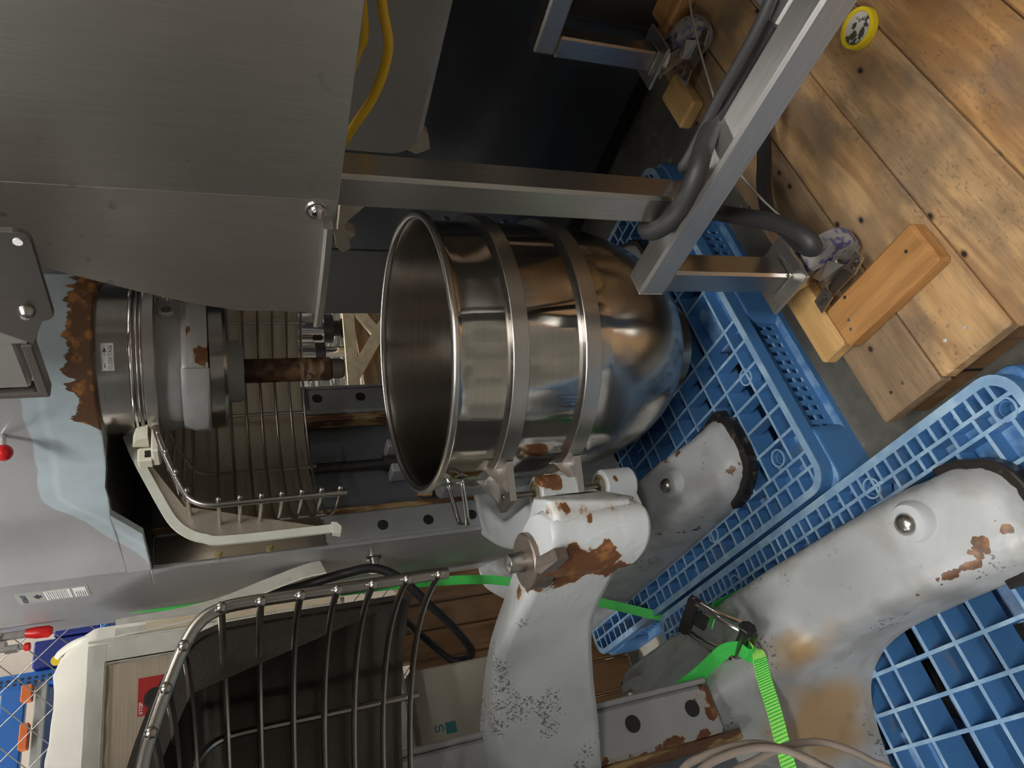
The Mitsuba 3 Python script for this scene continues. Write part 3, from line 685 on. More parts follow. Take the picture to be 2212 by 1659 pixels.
# ------------------------------------------------------------------ floor mixers
def base_mesh(ax, ay):
    notch = [(.0, -.213), (-.05, -.218), (-.20, -.222), (-.34, -.218), (-.43, -.19), (-.49, -.13), (-.52, 0), (-.49, .13), (-.43, .19), (-.34, .218), (-.20, .222), (-.05, .218), (.0, .213)]
    leg = lambda s: [(.0, s*.225), (.020, s*.25), (.025, s*.32), (.012, s*.365), (-.03, s*.395), (-.10, s*.41), (-.40, s*.415)]
    outl = notch + leg(1) + [(-1.05, .41), (-1.13, .39), (-1.17, .33), (-1.17, -.33), (-1.13, -.39), (-1.05, -.41)] + leg(-1)[::-1]
    ring = spline(np.array([(x, y, 0) for x, y in outl]), 5, closed=True)[:, :2]
    pg = Polygon(ring).buffer(0)
    L = pg.exterior
    bd = np.array([L.interpolate(t).coords[0] for t in np.arange(0, L.length, .011)])
    xs, ys = np.meshgrid(np.arange(-1.18, .05, .0135), np.arange(-.43, .431, .0135))
    g = np.column_stack([xs.ravel(), ys.ravel()]); g = g+rng.uniform(-.002, .002, g.shape)
    import shapely
    pts = shapely.points(g)
    ins = shapely.contains(pg, pts)
    g = g[ins]; d = shapely.distance(shapely.points(g), L)
    g, d = g[d > .004], d[d > .004]
    near = [bd+np.zeros_like(bd)]
    allp = np.vstack([bd, g]); dist = np.concatenate([np.zeros(len(bd)), d])
    tri = Delaunay(allp).simplices
    cen = allp[tri].mean(1)
    tri = tri[shapely.contains(pg, shapely.points(cen))]
    x, y = allp[:, 0], allp[:, 1]
    sm = lambda a, b, v: (lambda t: t*t*(3-2*t))(np.clip((v-a)/(b-a), 0, 1))
    H = .200+.085*sm(.03, -.24, x)+.03*sm(-.2, -.45, x)
    dc = np.hypot(np.maximum(np.abs(x+.70)-.26, 0), np.maximum(np.abs(y)-.20, 0))
    H = H+.19*sm(.17, .0, dc)*sm(-.36, -.5, x)
    t = np.clip(dist/(.050+.03*sm(-.14, .0, x)), 0, 1)
    z = .160+(H-.160)*(1-(1-t)**3.2)**.62
    top = np.column_stack([allp+[ax, ay], z])
    nb = len(bd)
    lo = np.column_stack([bd+[ax, ay], np.full(nb, .1395)])
    V = np.vstack([top, lo])
    F = [tri]
    j = np.arange(nb); k = (j+1) % nb; o = len(top)
    F.append(np.stack([j, o+j, k], 1)); F.append(np.stack([k, o+j, o+k], 1))
    m = trimesh.Trimesh(V, np.vstack(F), process=False)
    fix = m.faces.copy(); nz = m.face_normals[:len(tri), 2] < 0
    fix[:len(tri)][nz] = fix[:len(tri)][nz][:, ::-1]
    m.faces = fix
    rims = []
    for s in (-1, 1):
        q = pg.buffer(.011).intersection(sbox(-.085, min(s*.18, s*.45), .1, max(s*.18, s*.45)))
        rim = prism(list(q.simplify(.0012).exterior.coords)[:-1], .139, .172, .005)
        rim.apply_translation([ax, ay, 0]); rims.append(rim)
    sz = lambda px, py: float(z[np.argmin(np.hypot(x-px, y-py))])
    return m, rims, sz
def mixer(key, ax, ay, label, yz, full):
    tag(key, label, 'floor mixer')
    K = lambda s: key+'__'+s
    c = (ax, ay, 0)
    b, rim, surf = base_mesh(ax, ay)
    add(K('base'), b, 'cast_base', 45)
    for r_ in rim: add(K('toe_pad'), r_, 'black_rubber_base', label='black pad under the toe of the base')
    for bxp, byp in ((-.150, -.312), (-.118, .345), (-.985, -.31), (-.985, .31)):
        Hh = surf(bxp, byp)
        add(K('bolt_boss'), lathe([(.040, Hh-.03), (.036, Hh-.002), (.031, Hh+.006), (.024, Hh+.008), (0, Hh+.008)][::-1], 32, (ax+bxp, ay+byp, 0)), 'cast_white', 40)
        add(K('base_bolt'), lathe([(.0185, Hh+.004), (.018, Hh+.012), (.013, Hh+.019), (.006, Hh+.0215), (0, Hh+.022)][::-1], 24, (ax+bxp, ay+byp, 0)), 'screw_metal', 40)
    col = [(-.52, -.236), (-.66, -.236), (-.96, -.16), (-.96, .16), (-.66, .236), (-.52, .236)]
    add(K('column'), prism([(ax+x, ay+y) for x, y in col], .36, 2.3, .01), 'silver_paint', 30)
    for s in (-1, 1):
        add(K('column_side'), bx(ax-.53, ax-.4185, ay+s*.228, ay+s*.2362, 1.43, 2.3, .002), 'silver_paint')
        add(K('column_side'), bx(ax-.53, ax-.447, ay+s*.2300, ay+s*.2395, .507, 1.43, .002), 'silver_paint')
    add(K('column_face'), bx(ax-.523, ax-.517, ay-.15, ay+.15, .46, 1.47, .001), 'slate')
    for s in (-1, 1):
        r = add(K('rail'), bx(ax-.52, ax-.446, ay+s*.150, ay+s*.2295, .505, 1.424, .006), 'rail_rust' if not full else 'rail_paint')
        add(K('gib_strip'), bx(ax-.500, ax-.455, ay+s*.132, ay+s*.150, .47, 1.46, .003), 'gib')
        for z in np.arange(.555, 1.4, .118):
            n = 1+sum(1 for q in scene if q.startswith(r+'__plug'))
            add(r+'__plug', rod((ax-.447, ay+s*.196, z), (ax-.4445, ay+s*.196, z), .0135, 24), 'black_plastic')
    add(K('lift_screw'), cat(rod((ax-.485, ay, .42), (ax-.485, ay, 1.40), .014, 14), rod((ax-.485, ay, yz+.31), (ax-.485, ay, yz+.37), .021, 14)), 'rubber', 30)
    # yoke
    add(K('yoke_slide'), bx(ax-.445, ax-.385, ay-.146, ay+.146, yz+.0, yz+.26, .010), 'rail_paint')
    add(K('yoke_lug'), cat(bx(ax-.50, ax-.44, ay+.025, ay+.05, yz+.24, yz+.36, .003), bx(ax-.50, ax-.44, ay-.05, ay-.025, yz+.24, yz+.36, .003)), 'rail_paint')
    add(K('yoke_bolt'), cat(rod((ax-.47, ay-.09, yz+.26), (ax-.47, ay-.09, yz+.285), .011, 6), rod((ax-.47, ay-.11, yz+.26), (ax-.47, ay-.11, yz+.30), .008, 12), rod((ax-.47, ay+.085, yz+.26), (ax-.47, ay+.085, yz+.29), .010, 6)), 'gib', 30)
    for s in (-1, 1):
        clamp = s > 0
        mat = 'cast_arm' if (not full and clamp) else 'cast_white'
        IT = np.array([(.005, .405, .158), (.0, .372, .158), (-.11, .330, .163), (-.285, .292, .165), (-.375, .215, .160), (-.43, .165, .155), (-.47, .09, .15)])
        IB = np.array([(.0, .395, .030), (-.035, .350, .030), (-.12, .338, .028), (-.235, .318, .015), (-.315, .265, .0), (-.37, .20, -.01), (-.44, .09, -.01)])
        OT = np.array([(-.075, .445, .135), (-.12, .430, .135), (-.20, .395, .140), (-.345, .345, .145), (-.455, .268, .150), (-.52, .20, .15), (-.56, .09, .145)])
        OB = OT.copy(); OB[:, 2] = IB[:, 2]+.005
        secs = []
        n = 7
        A = [spline(q, n) for q in (IT, IB, OB, OT)]
        for it, ib, ob, ot in zip(*A):
            q = [it, ib, ob, ot]; sec = []
            for i in range(4):
                p, a_, b_ = q[i], q[i-1], q[(i+1) % 4]
                r1, r2 = min(.016, .3*np.linalg.norm(a_-p)), min(.016, .3*np.linalg.norm(b_-p))
                d1, d2 = (a_-p)/np.linalg.norm(a_-p), (b_-p)/np.linalg.norm(b_-p)
                sec += [p+d1*r1, p+(d1*r1+d2*r2)*.28, p+d2*r2]
            secs.append(sec)
        S = np.array(secs)
        if s < 0:
            S[:, :, 1] *= -1
        S = S+np.array([ax, ay, yz])
        add(K('yoke_arm'), loft(S), mat, 50)
        if clamp:
            P0 = np.array([ax-.060, ay+.385*s, yz])
            pts = []
            for dz, rr in ((.024, .055), (.030, .060), (.150, .060), (.158, .054)):
                for t in np.arange(28)*2*math.pi/28:
                    pts.append(P0+[rr*1.05*math.cos(t), rr*.62*math.sin(t)-.012, dz])
            add(K('clamp_boss'), hull(pts), mat, 35)
            pc = np.array([ax-.086, ay+.366*s, yz+.140])
            pk = K('bowl_clamp')
            add(pk, lathe([(0, 0), (.034, 0), (.035, .002), (.035, .024), (.033, .026), (0, .026)][::-1], 40, pc), 'pin_steel', 30, label='dark steel bowl clamp with lever on the yoke arm')
            add(pk+'__pin', lathe([(.0125, .02), (.0125, .044), (.011, .047), (0, .050)][::-1], 20, pc), 'screw_metal', 30)
            add(pk+'__lever', hull([pc+np.array(q) for q in ((.020, -.020, .004), (.034, -.030, .004), (.034, -.010, .004), (.020, -.020, .026), (.034, -.030, .024), (.034, -.010, .024), (.085, -.034, .008), (.085, -.020, .008), (.085, -.034, .022), (.085, -.020, .022))]), 'pin_steel')
        else:
            t = math.radians(-96); cxy = np.array([ax+.350*math.cos(t), ay+.350*math.sin(t)])
            for z0, z1 in ((.588+.0, .676), (.448, .522)):
                lk = add(K('hinge_lug'), lathe([(.0, z0), (.034, z0), (.036, z0+.003), (.036, z1-.004), (.033, z1), (.019, z1), (.019, z1-.01), (.0, z1-.01)][::-1], 40, (cxy[0], cxy[1], 0)), 'cast_lug' if full else 'cast_white', 30)
                add(lk+'__bushing', lathe([(.019, z1-.01), (.019, z1+.002), (.026, z1+.002), (.026, z1-.01), (.019, z1-.01)], 32, (cxy[0], cxy[1], 0)), 'brass', 30)
            add(K('hinge_web'), hull([(cxy[0]+u, cxy[1]+v, z) for u, v in ((-.05, -.05), (.02, -.06), (-.08, -.09), (-.03, -.015), (.015, -.02)) for z in (.45, .655)]), 'cast_white', 30)
    # head and drive
    nose = [(.16*math.cos(t)+.0, .16*math.sin(t)) for t in np.radians(np.linspace(-95, 95, 25))]
    hd = nose+[(-.06, .185), (-.12, .238), (-.146, .25), (-.22, .252), (-.408, .250), (-.418, .240), (-.418, -.240), (-.408, -.250), (-.22, -.252), (-.146, -.25), (-.12, -.238), (-.06, -.185)]
    add(K('head'), prism([(ax+x, ay+y) for x, y in hd], 1.468, 2.3, .004), 'head_paint', 30)
    for s in (-1, 1):
        y0_, y1_ = sorted((ay+s*.236, ay+s*.2495))
        add(K('head_skirt'), rot_prism([(ax-.140, 1.470), (ax-.235, 1.424), (ax-.4175, 1.424), (ax-.4175, 1.470)], 'y', y0_, y1_, .002), 'head_paint')
    add(K('head_underside'), bx(ax-.415, ax-.06, ay-.235, ay+.235, 1.4655, 1.4682, 0), 'black_plastic')  # black sheet stands in for the shade inside the hollow head
    add(K('recess_wall'), bx(ax-.420, ax-.4165, ay-.235, ay+.235, 1.424, 1.466, 0), 'black_plastic')  # back of the recess coloured black for the shade there
    add(K('drive_housing'), lathe([(.0, 1.48), (.142, 1.48), (.1425, 1.400), (.139, 1.394), (0, 1.394)], 96, c), 'machined', 30)
    a = np.linspace(0, 2*math.pi, 13)
    add(K('track_ring'), lathe([(.1455+.0042*math.cos(t), 1.414+.0042*math.sin(t)) for t in a[::-1]], 96, c), 'chrome', 30)
    add(K('track_ring'), lathe([(.1455+.0035*math.cos(t), 1.404+.0035*math.sin(t)) for t in a[::-1]], 96, c), 'steel_dark', 30)
    add(K('cage_ring'), lathe([(.118, 1.396), (.150, 1.396), (.152, 1.394), (.152, 1.378), (.150, 1.376), (.118, 1.376)], 96, c), 'ring_steel', 30)
    add(K('gear_case'), lathe([(0, 1.378), (.126, 1.378), (.124, 1.345), (.119, 1.336), (.121, 1.328), (.129, 1.322), (.1305, 1.315), (.1305, 1.292), (0, 1.290)], 80, (ax-.004, ay-.012, 0)), 'gear_cast', 40)
    for t in (12,):
        q = math.radians(t); e = np.array([math.cos(q), math.sin(q), 0])
        p = np.array([ax-.004, ay-.012, 1.358])+e*.118
        dk = add(K('drain_boss'), rod(p, p+e*.016, .014, 20, .003), 'gear_cast', 30)
        add(dk+'__hole', rod(p+e*.0155, p+e*.0168, .009, 16), 'pin_steel')
    for t0, t1 in ((-100, -40),):
        add(K('gear_web'), sheet_rev([(.130, 1.336), (.1335, 1.325), (.1335, 1.296), (.130, 1.292)], .006, 24, (ax-.004, ay-.012, 0), t0, t1), 'gear_cast', 40)
    add(K('gear_ring'), lathe([(0, 1.292), (.122, 1.292), (.1265, 1.289), (.1265, 1.266), (.121, 1.260), (0, 1.260)], 96, (ax-.004, ay-.012, 0)), 'machined', 30)
    hc = (ax-.018, ay-.021, 0)
    add(K('agitator_hub'), lathe([(0, 1.262), (.0615, 1.262), (.0615, 1.238), (.057, 1.229), (0, 1.228)], 48, hc), 'hub_grey', 30)
    add(K('agitator_shaft'), lathe([(0, 1.23), (.0245, 1.23), (.0245, 1.060), (.021, 1.056), (.021, 1.036), (.018, 1.030), (0, 1.030)], 32, hc), 'shaft_rust', 30)
    add(K('shaft_pin'), rod((hc[0]+.01, hc[1]-.024, 1.105), (hc[0]+.013, hc[1]-.030, 1.105), .006, 12), 'shaft_rust', 30)
    for q in (-52, 22, -130):
        t = math.radians(q); e = np.array([math.cos(t), math.sin(t), 0])
        p = np.array([ax, ay, 1.478 if q == -52 else 1.473])+e*.140
        add(K('housing_screw'), rod(p, p+e*.009, .007, 14, .002), 'chrome', 30)
    # close cage sticker
    t = math.radians(-33); e = np.array([math.cos(t), math.sin(t), 0]); et = np.array([-math.sin(t), math.cos(t), 0])
    sk = K('cage_sticker')
    add(sk, sheet_rev([(.1432, 1.458), (.1432, 1.439)], .0006, 8, c, -44.5, -25.5), 'sticker_white', 30, label='white arrow sticker')
    o = np.array([ax, ay, 0])
    tx = text_on('CLOSE CAGE', .0058, np.zeros(3), (1, 0, 0), (0, 1, 0), .0004, width=.041)
    v = np.array(tx.vertices)
    def wrap(v, a_mid, z0, r=.1436):
        ang = math.radians(a_mid)+v[:, 0]/r
        return np.column_stack([ax+(r+v[:, 2])*np.cos(ang), ay+(r+v[:, 2])*np.sin(ang), z0+v[:, 1]])
    v[:, 0] -= .0205
    tx.vertices = wrap(v, -35.5, 1.4415)
    add(sk+'__lettering', tx, 'sticker_ink')
    ar = prism([(-.0175, -.0006), (.010, -.0006), (.010, -.0028), (.0175, 0), (.010, .0028), (.010, .0006), (-.0175, .0006)], 0, .0004)
    v = np.array(ar.vertices); ar.vertices = wrap(v, -35.5, 1.4528)
    add(sk+'__arrow', ar, 'sticker_ink')
    # interlock switch in cream plastic
    t = math.radians(-99)
    o = np.array([ax+.160*math.cos(t), ay+.160*math.sin(t), 0])
    sw = K('interlock_switch')
    add(sw, hull([o+np.array(q) for q in ((-.018, -.012, 1.397), (.022, -.016, 1.397), (-.018, .014, 1.397), (.024, .012, 1.397), (-.012, -.012, 1.424), (.016, -.016, 1.416), (-.012, .012, 1.424), (.018, .010, 1.416))]), 'cream_plastic')
    o2 = o+np.array([-.022, -.030, .012])
    add(sw+'__sensor', bx(o2[0]-.014, o2[0]+.014, o2[1]-.014, o2[1]+.014, 1.390, 1.416, .003), 'cream_plastic')
    add(sw+'__magnet', bx(o2[0]+.0141, o2[0]+.0148, o2[1]-.008, o2[1]+.006, 1.394, 1.404, 0), 'black_plastic')
    add(sw+'__bracket', bx(o2[0]-.012, o[0]+.02, o2[1]-.012, o[1]+.014, 1.378, 1.392, .003), 'cream_plastic')
    # wire guard swung to the back
    prof = [(.150, 1.354), (.21, 1.347), (.245, 1.337), (.275, 1.326), (.30, 1.315), (.318, 1.303), (.327, 1.287), (.330, 1.26), (.330, 1.17), (.330, 1.068)] if not full else [(.158, 1.384), (.19, 1.376), (.235, 1.362), (.28, 1.345), (.308, 1.332), (.322, 1.316), (.329, 1.296), (.330, 1.27), (.330, 1.17), (.330, 1.068)]
    pf = spline(np.array([(r, 0, z) for r, z in prof]), 5)[:, [0, 2]]
    wg = K('wire_guard')
    def at(az, rz): return np.array([ax+rz[0]*math.cos(math.radians(az)), ay+rz[0]*math.sin(math.radians(az)), rz[1]])
    for az, r in ((87, .0058), (-87, .0058)):
        add(wg+'__frame', tube([at(az, q) for q in pf], r, 10), 'wire_steel', 40)
    for az in (128, -127, 167, -166):
        add(wg+'__upright', tube([at(az, (q[0]+.004, q[1])) for q in pf], .0042, 8), 'wire_steel', 40)
    hz = ([(.180, 1.379), (.222, 1.366), (.266, 1.350), (.306, 1.333)] if full else [(.19, 1.350), (.238, 1.340), (.270, 1.329), (.302, 1.315)])+[(.330, 1.284), (.330, 1.250), (.330, 1.215), (.330, 1.181), (.330, 1.147), (.330, 1.113), (.330, 1.080)]
    for r_, z_ in hz:
        pts = [at(a_, (r_-.004, z_)) for a_ in np.linspace(86, 274, 64)]
        add(wg+'__hoop', cat(tube(pts, .0034, 8), trimesh.creation.icosphere(1, .0052).apply_translation(pts[0]+(pts[0]-pts[1])*.3), trimesh.creation.icosphere(1, .0052).apply_translation(pts[-1]+(pts[-1]-pts[-2])*.3)), 'wire_steel', 40)
    # splash shell behind it with plastic edge trim
    sp = [(.146, 1.440), (.185, 1.424), (.227, 1.404), (.27, 1.384), (.315, 1.361), (.340, 1.336), (.352, 1.310), (.360, 1.27), (.361, 1.082)] if full else [(.17, 1.385), (.21, 1.377), (.26, 1.363), (.30, 1.347), (.328, 1.332), (.347, 1.316), (.357, 1.298), (.361, 1.26), (.361, 1.082)]
    sp = spline(np.array([(r, 0, z) for r, z in sp]), 5)[:, [0, 2]]
    ss = K('splash_shell')
    cut = np.degrees(np.arccos(-.096/sp[:, 0]))        # the sheet ends in an upright plane behind the agitator
    add(ss, sheet_rev(sp, .002, 60, c, cut, 360-cut), 'shell_lit' if full else 'shell_shaded', 40)
    for sg in (1, -1):
        P_ = np.array([[ax-.094, ay+sg*math.sqrt(r_*r_-.096**2), z_] for r_, z_ in sp])
        tg = np.gradient(P_, axis=0)
        add(ss+'__edge_trim', ribbon(P_, [np.cross(q, [1.0, 0, 0]) for q in tg], .016 if full else .006, .006), 'trim_plastic' if full else 'shell_shaded', 40)
        e_ = P_[-1]
        if full:
            add(ss+'__trim_end', hull([e_+np.array([d, sg*u, w_]) for u, w_ in ((-.012, .004), (.012, .004), (-.010, -.006), (.016, -.010), (.0, -.014)) for d in (-.006, .006)]), 'trim_plastic')
    for s in (-1, 1):
        fl = K('shell_flange')
        f = add(fl, bx(ax-.446, ax-.440, ay+s*.165, ay+s*.232, 1.055, 1.424, .001), 'steel_z')
        for z in (1.18, 1.29):
            add(f+'__bolt', cat(rod((ax-.440, ay+s*.226, z), (ax-.425, ay+s*.226, z), .005, 10), rod((ax-.440, ay+s*.226, z), (ax-.432, ay+s*.226, z), .009, 6)), 'brass', 30)
    if full:
        kn = K('knob')
        add(kn, trimesh.creation.icosphere(3, .0135).apply_translation([-1.180, .728, 1.603]), 'red_plastic', True, label='red ball knob')
        add(kn+'__stem', rod((-1.180, .728, 1.603), (-1.195, .775, 1.612), .005, 10), 'chrome', 30)
        # rating plate on the column side
        rp = K('rating_plate'); y = ay-.236-.0008
        add(rp, bx(-1.752, -1.690, y-.0004, y+.0008, 1.556, 1.690, 0), 'grey_plate', label='printed rating plate on the column side')
        R_, U_ = (1, 0, 0), (0, 0, 1)
        add(rp+'__logo', text_on('HOBART', .009, (-1.747, y-.0004, 1.672), R_, U_, .0006, True, width=.046), 'sticker_ink')
        add(rp+'__arrow_mark', cat(bx(-1.724, -1.714, y-.0012, y-.0004, 1.645, 1.658, 0), bx(-1.730, -1.708, y-.0012, y-.0004, 1.650, 1.654, 0)), 'sticker_ink')
        add(rp+'__table', bx(-1.745, -1.697, y-.0012, y-.0004, 1.590, 1.638, 0), 'sticker_white')
        add(rp+'__rules', cat(*[bx(-1.745, -1.697, y-.0016, y-.0012, z, z+.0008, 0) for z in np.arange(1.596, 1.636, .0075)], *[bx(-1.744+i*.008, -1.740+i*.008, y-.0016, y-.0012, z, z+.002, 0) for i in range(6) for z in np.arange(1.599, 1.633, .0075)]), 'sticker_ink')
        add(rp+'__notice', bx(-1.745, -1.697, y-.0012, y-.0004, 1.561, 1.585, 0), 'sticker_white')
        add(rp+'__notice_lines', cat(*[bx(-1.742, -1.715, y-.0016, y-.0012, z, z+.0012, 0) for z in np.arange(1.564, 1.582, .004)]), 'sticker_ink')
        cb = K('cable_gland')
        add(cb, lathe([(0, 0), (.020, 0), (.020, .006), (.012, .008), (.012, .035), (.018, .036), (.018, .042), (0, .042)][::-1], 24).apply_transform(trimesh.geometry.align_vectors([0, 0, 1], [0, -1, 0])).apply_translation([-1.745, ay-.236, .925]), 'chrome', 30)
mixer('floor_mixer', AX, AY, 'grey floor mixer with a wire guard and a steel bowl, on the farther pallet', .50, True)
mixer('floor_mixer_001', -.704, -.085, 'grey floor mixer without a bowl at the lower edge, its rusty arm in front', .772, False)

# ------------------------------------------------------------------ covered machine between the mixers
cm = 'covered_machine'
tag(cm, 'control cabinet under a white vinyl cover with a clear window', 'covered machine')
def draped(x, y0, y1, z0, z1):
    prof = [(x, z0), (x+.002, z0+.25), (x, z1-.012), (x-.006, z1), (x-.05, z1+.038), (x-.11, z1+.074), (x-.135, z1+.086), (x-.165, z1+.088), (x-.30, z1+.085), (x-.38, z1+.06), (x-.39, z0)]
    secs = []
    for i, y in enumerate(np.linspace(y0, y1, 26)):
        e = min(i, 25-i); row = []
        for px, pz in prof:
            w = .005*math.sin(y*31+pz*17)+.003*math.sin(y*67+pz*9)+.004*math.sin(pz*41+y*13)
            row.append((x-.195+(px-x+.195)*(1 if e > 0 else .975)+w*(1 if pz > z0 else .5), y+(.006*math.sin(pz*29+px*40) if e < 2 else 0), z0+(pz-z0)*(1 if e > 0 else .985)+.3*w))
        secs.append(row)
    return loft(secs)
CX = -1.70
add(cm+'__cabinet', bx(CX-.36, CX-.03, -.25, .56, .9, 1.53, .01), 'grey_plate')
add(cm+'__cover', draped(CX, -.28, .592, 1.02, 1.546), 'vinyl', 35)
add(cm+'__cover_edge_fold', tube(spline([(CX-.005, .588, 1.52), (CX-.05, .592, 1.578), (CX-.11, .596, 1.615), (CX-.15, .600, 1.630)], 5), .007, 8), 'vinyl', 40)
add(cm+'__control_plate', bx(CX+.010, CX+.014, -.20, .512, 1.04, 1.511, 0), 'control_panel')
add(cm+'__window', trimesh.Trimesh([[CX+.028, -.20, 1.04], [CX+.028, .516, 1.04], [CX+.028, .516, 1.514], [CX+.028, -.20, 1.514]], [[0, 1, 2], [0, 2, 3]], process=False), 'clear_film')
def hem(y0, y1, z0, z1, x=CX+.016):
    n = 22; S = []
    lo = (y1-y0) > (z1-z0)
    for i in range(n+1):
        t = i/n; w = .0025*math.sin(i*2.3)+.0015*math.sin(i*5.1)
        if lo:
            y = y0+(y1-y0)*t; S.append([(x+w, y, z0), (x+.004+w, y, z0), (x+.006-w, y, (z0+z1)/2), (x+.004-w, y, z1), (x-w, y, z1)])
        else:
            z = z0+(z1-z0)*t; S.append([(x+w, y0, z), (x+.004+w, y0, z), (x+.007-w, (y0+y1)/2, z), (x+.004-w, y1, z), (x-w, y1, z)])
    return loft(S)
add(cm+'__window_hem', hem(-.25, .555, 1.512, 1.545), 'vinyl_hem', 30)
add(cm+'__window_hem', hem(.514, .560, 1.02, 1.511), 'vinyl_hem', 30)
add(cm+'__hem_piping', cat(rod((CX+.026, -.25, 1.513), (CX+.026, .515, 1.513), .0022, 6), rod((CX+.026, .515, 1.03), (CX+.026, .515, 1.512), .0022, 6), rod((CX+.020, .562, 1.03), (CX+.020, .562, 1.545), .003, 6)), 'trim_plastic', 30)
add(cm+'__stop_plate', bx(CX+.0145, CX+.0165, .400, .474, 1.388, 1.452, .0005), 'red_label', label='red plate behind a black stop button')
add(cm+'__stop_button', rod((CX+.0165, .428, 1.420), (CX+.027, .428, 1.420), .021, 32, .004), 'black_plastic', 30, label='black round stop button')
add(cm+'__stop_lettering', text_on('STOP', .0065, (CX+.0167, .402, 1.443), (0, 1, 0), (0, 0, 1), .0004, True), 'paper_white')
fl = spline([(CX-.004, .594, 1.50), (CX-.01, .600, 1.40), (CX-.01, .612, 1.30), (CX+.0, .636, 1.20), (CX+.012, .655, 1.11), (CX+.014, .660, 1.06)], 5)
add(cm+'__cover_flap', ribbon(fl, [(.0, .3, 1)]*len(fl) if False else np.tile([1.0, -.9, .25], (len(fl), 1)), .085, .003), 'vinyl', 30)
fl2 = spline([(CX+.016, .578, 1.44), (CX+.018, .579, 1.30), (CX+.016, .582, 1.15), (CX+.016, .580, 1.03)], 5)
add(cm+'__cover_seam', ribbon(fl2, np.tile([.3, 1.0, 0], (len(fl2), 1)), .022, .003), 'vinyl_tan', 30)

# ------------------------------------------------------------------ dark cabinet at the right
dc = 'dark_cabinet'
tag(dc, 'tall glossy dark blue-grey cabinet behind the stand and the bowl', 'cabinet')
add(dc+'__body', bx(-2.03, .9, 1.755, 2.6, .075, 2.4, .01), 'dark_gloss')
add(dc+'__plinth', bx(-1.98, .85, 1.80, 2.55, 0, .075, .004), 'black_plastic')
add(dc+'__door_seam', bx(-1.70, -1.694, 1.752, 1.756, .12, 2.3, 0), 'black_plastic')

# ------------------------------------------------------------------ cables, straps, small things
def cable(key, pts, r, mat, label, catn='cable', n=8, seg=10):
    add(key, tube(spline(pts, n), r, seg), mat, True, label=label, cat=catn)
cable('grey_cable', [(.75, 1.0, 1.15), (.55, .95, .80), (.30, .86, .62), (.05, .825, .588), (-.10, .822, .58), (-.24, .818, .565), (-.335, .815, .56), (-.437, .812, .562), (-.480, .797, .580), (-.506, .763, .603), (-.530, .728, .620), (-.584, .715, .624), (-.625, .717, .634), (-.655, .742, .633), (-.670, .775, .612), (-.676, .806, .575),
      (-.676, .826, .50), (-.695, .845, .415), (-.671, .810, .40), (-.629, .752, .40), (-.600, .700, .402), (-.586, .664, .402), (-.592, .652, .392), (-.612, .672, .37), (-.655, .725, .32), (-.715, .83, .25), (-.738, .899, .235), (-.722, .972, .22), (-.701, 1.032, .20), (-.66, 1.15, .165), (-.55, 1.28, .150)], .0150, 'cable_grey', 'thick grey power cable looped over the square tube bar')
cable('power_lead', [(.70, 1.1, 1.15), (.50, 1.0, .80), (.25, .88, .62), (0, .845, .592), (-.20, .840, .59), (-.33, .803, .594), (-.45, .797, .594), (-.54, .793, .592), (-.572, .800, .586), (-.590, .825, .55), (-.60, .87, .46), (-.62, .98, .32), (-.60, 1.12, .19), (-.52, 1.30, .142)], .0085, 'cable_grey', 'thinner grey cord running along the far side of the bar')
cable('yellow_cable', [(-.10, .85, 1.16), (-.30, .85, 1.115), (-.42, .85, 1.080), (-.475, .85, 1.064), (-.537, .85, 1.071), (-.59, .85, 1.092), (-.64, .85, 1.115), (-.70, .86, 1.16)], .0062, 'cable_yellow', 'yellow cable hanging in a curve below the steel panel')
cable('yellow_cable_001', [(-.10, .87, 1.19), (-.43, .87, 1.100), (-.50, .87, 1.098), (-.56, .87, 1.115), (-.62, .87, 1.15)], .0062, 'cable_yellow', 'yellow cable partly hidden behind the panel edge, inner of two')
labels['yellow_cable']['label'] = 'yellow cable hanging in a wide curve below the steel panel, outer of two'
cable('thin_wire', [(-.44, 1.35, .42), (-.536, 1.191, .40), (-.588, 1.059, .39), (-.66, .93, .35), (-.70, .83, .25), (-.69, .80, .22)], .0022, 'wire_thin', 'thin taut grey wire crossing from the far caster to the near caster', 'wire')
cable('black_cable', [(-2.2, .74, 1.30), (-1.95, .70, 1.20), (-1.78, .655, 1.10), (-1.74, .657, 1.0), (-1.73, .655, .93), (-1.74, .62, .865), (-1.78, .56, .80), (-1.85, .50, .72), (-1.95, .46, .66), (-2.0, .46, .70), (-1.97, .53, .78), (-1.85, .58, .88), (-1.80, .56, .95), (-1.85, .45, 1.02)], .0115, 'cable_black', 'black cable looping beside the farther mixer column')
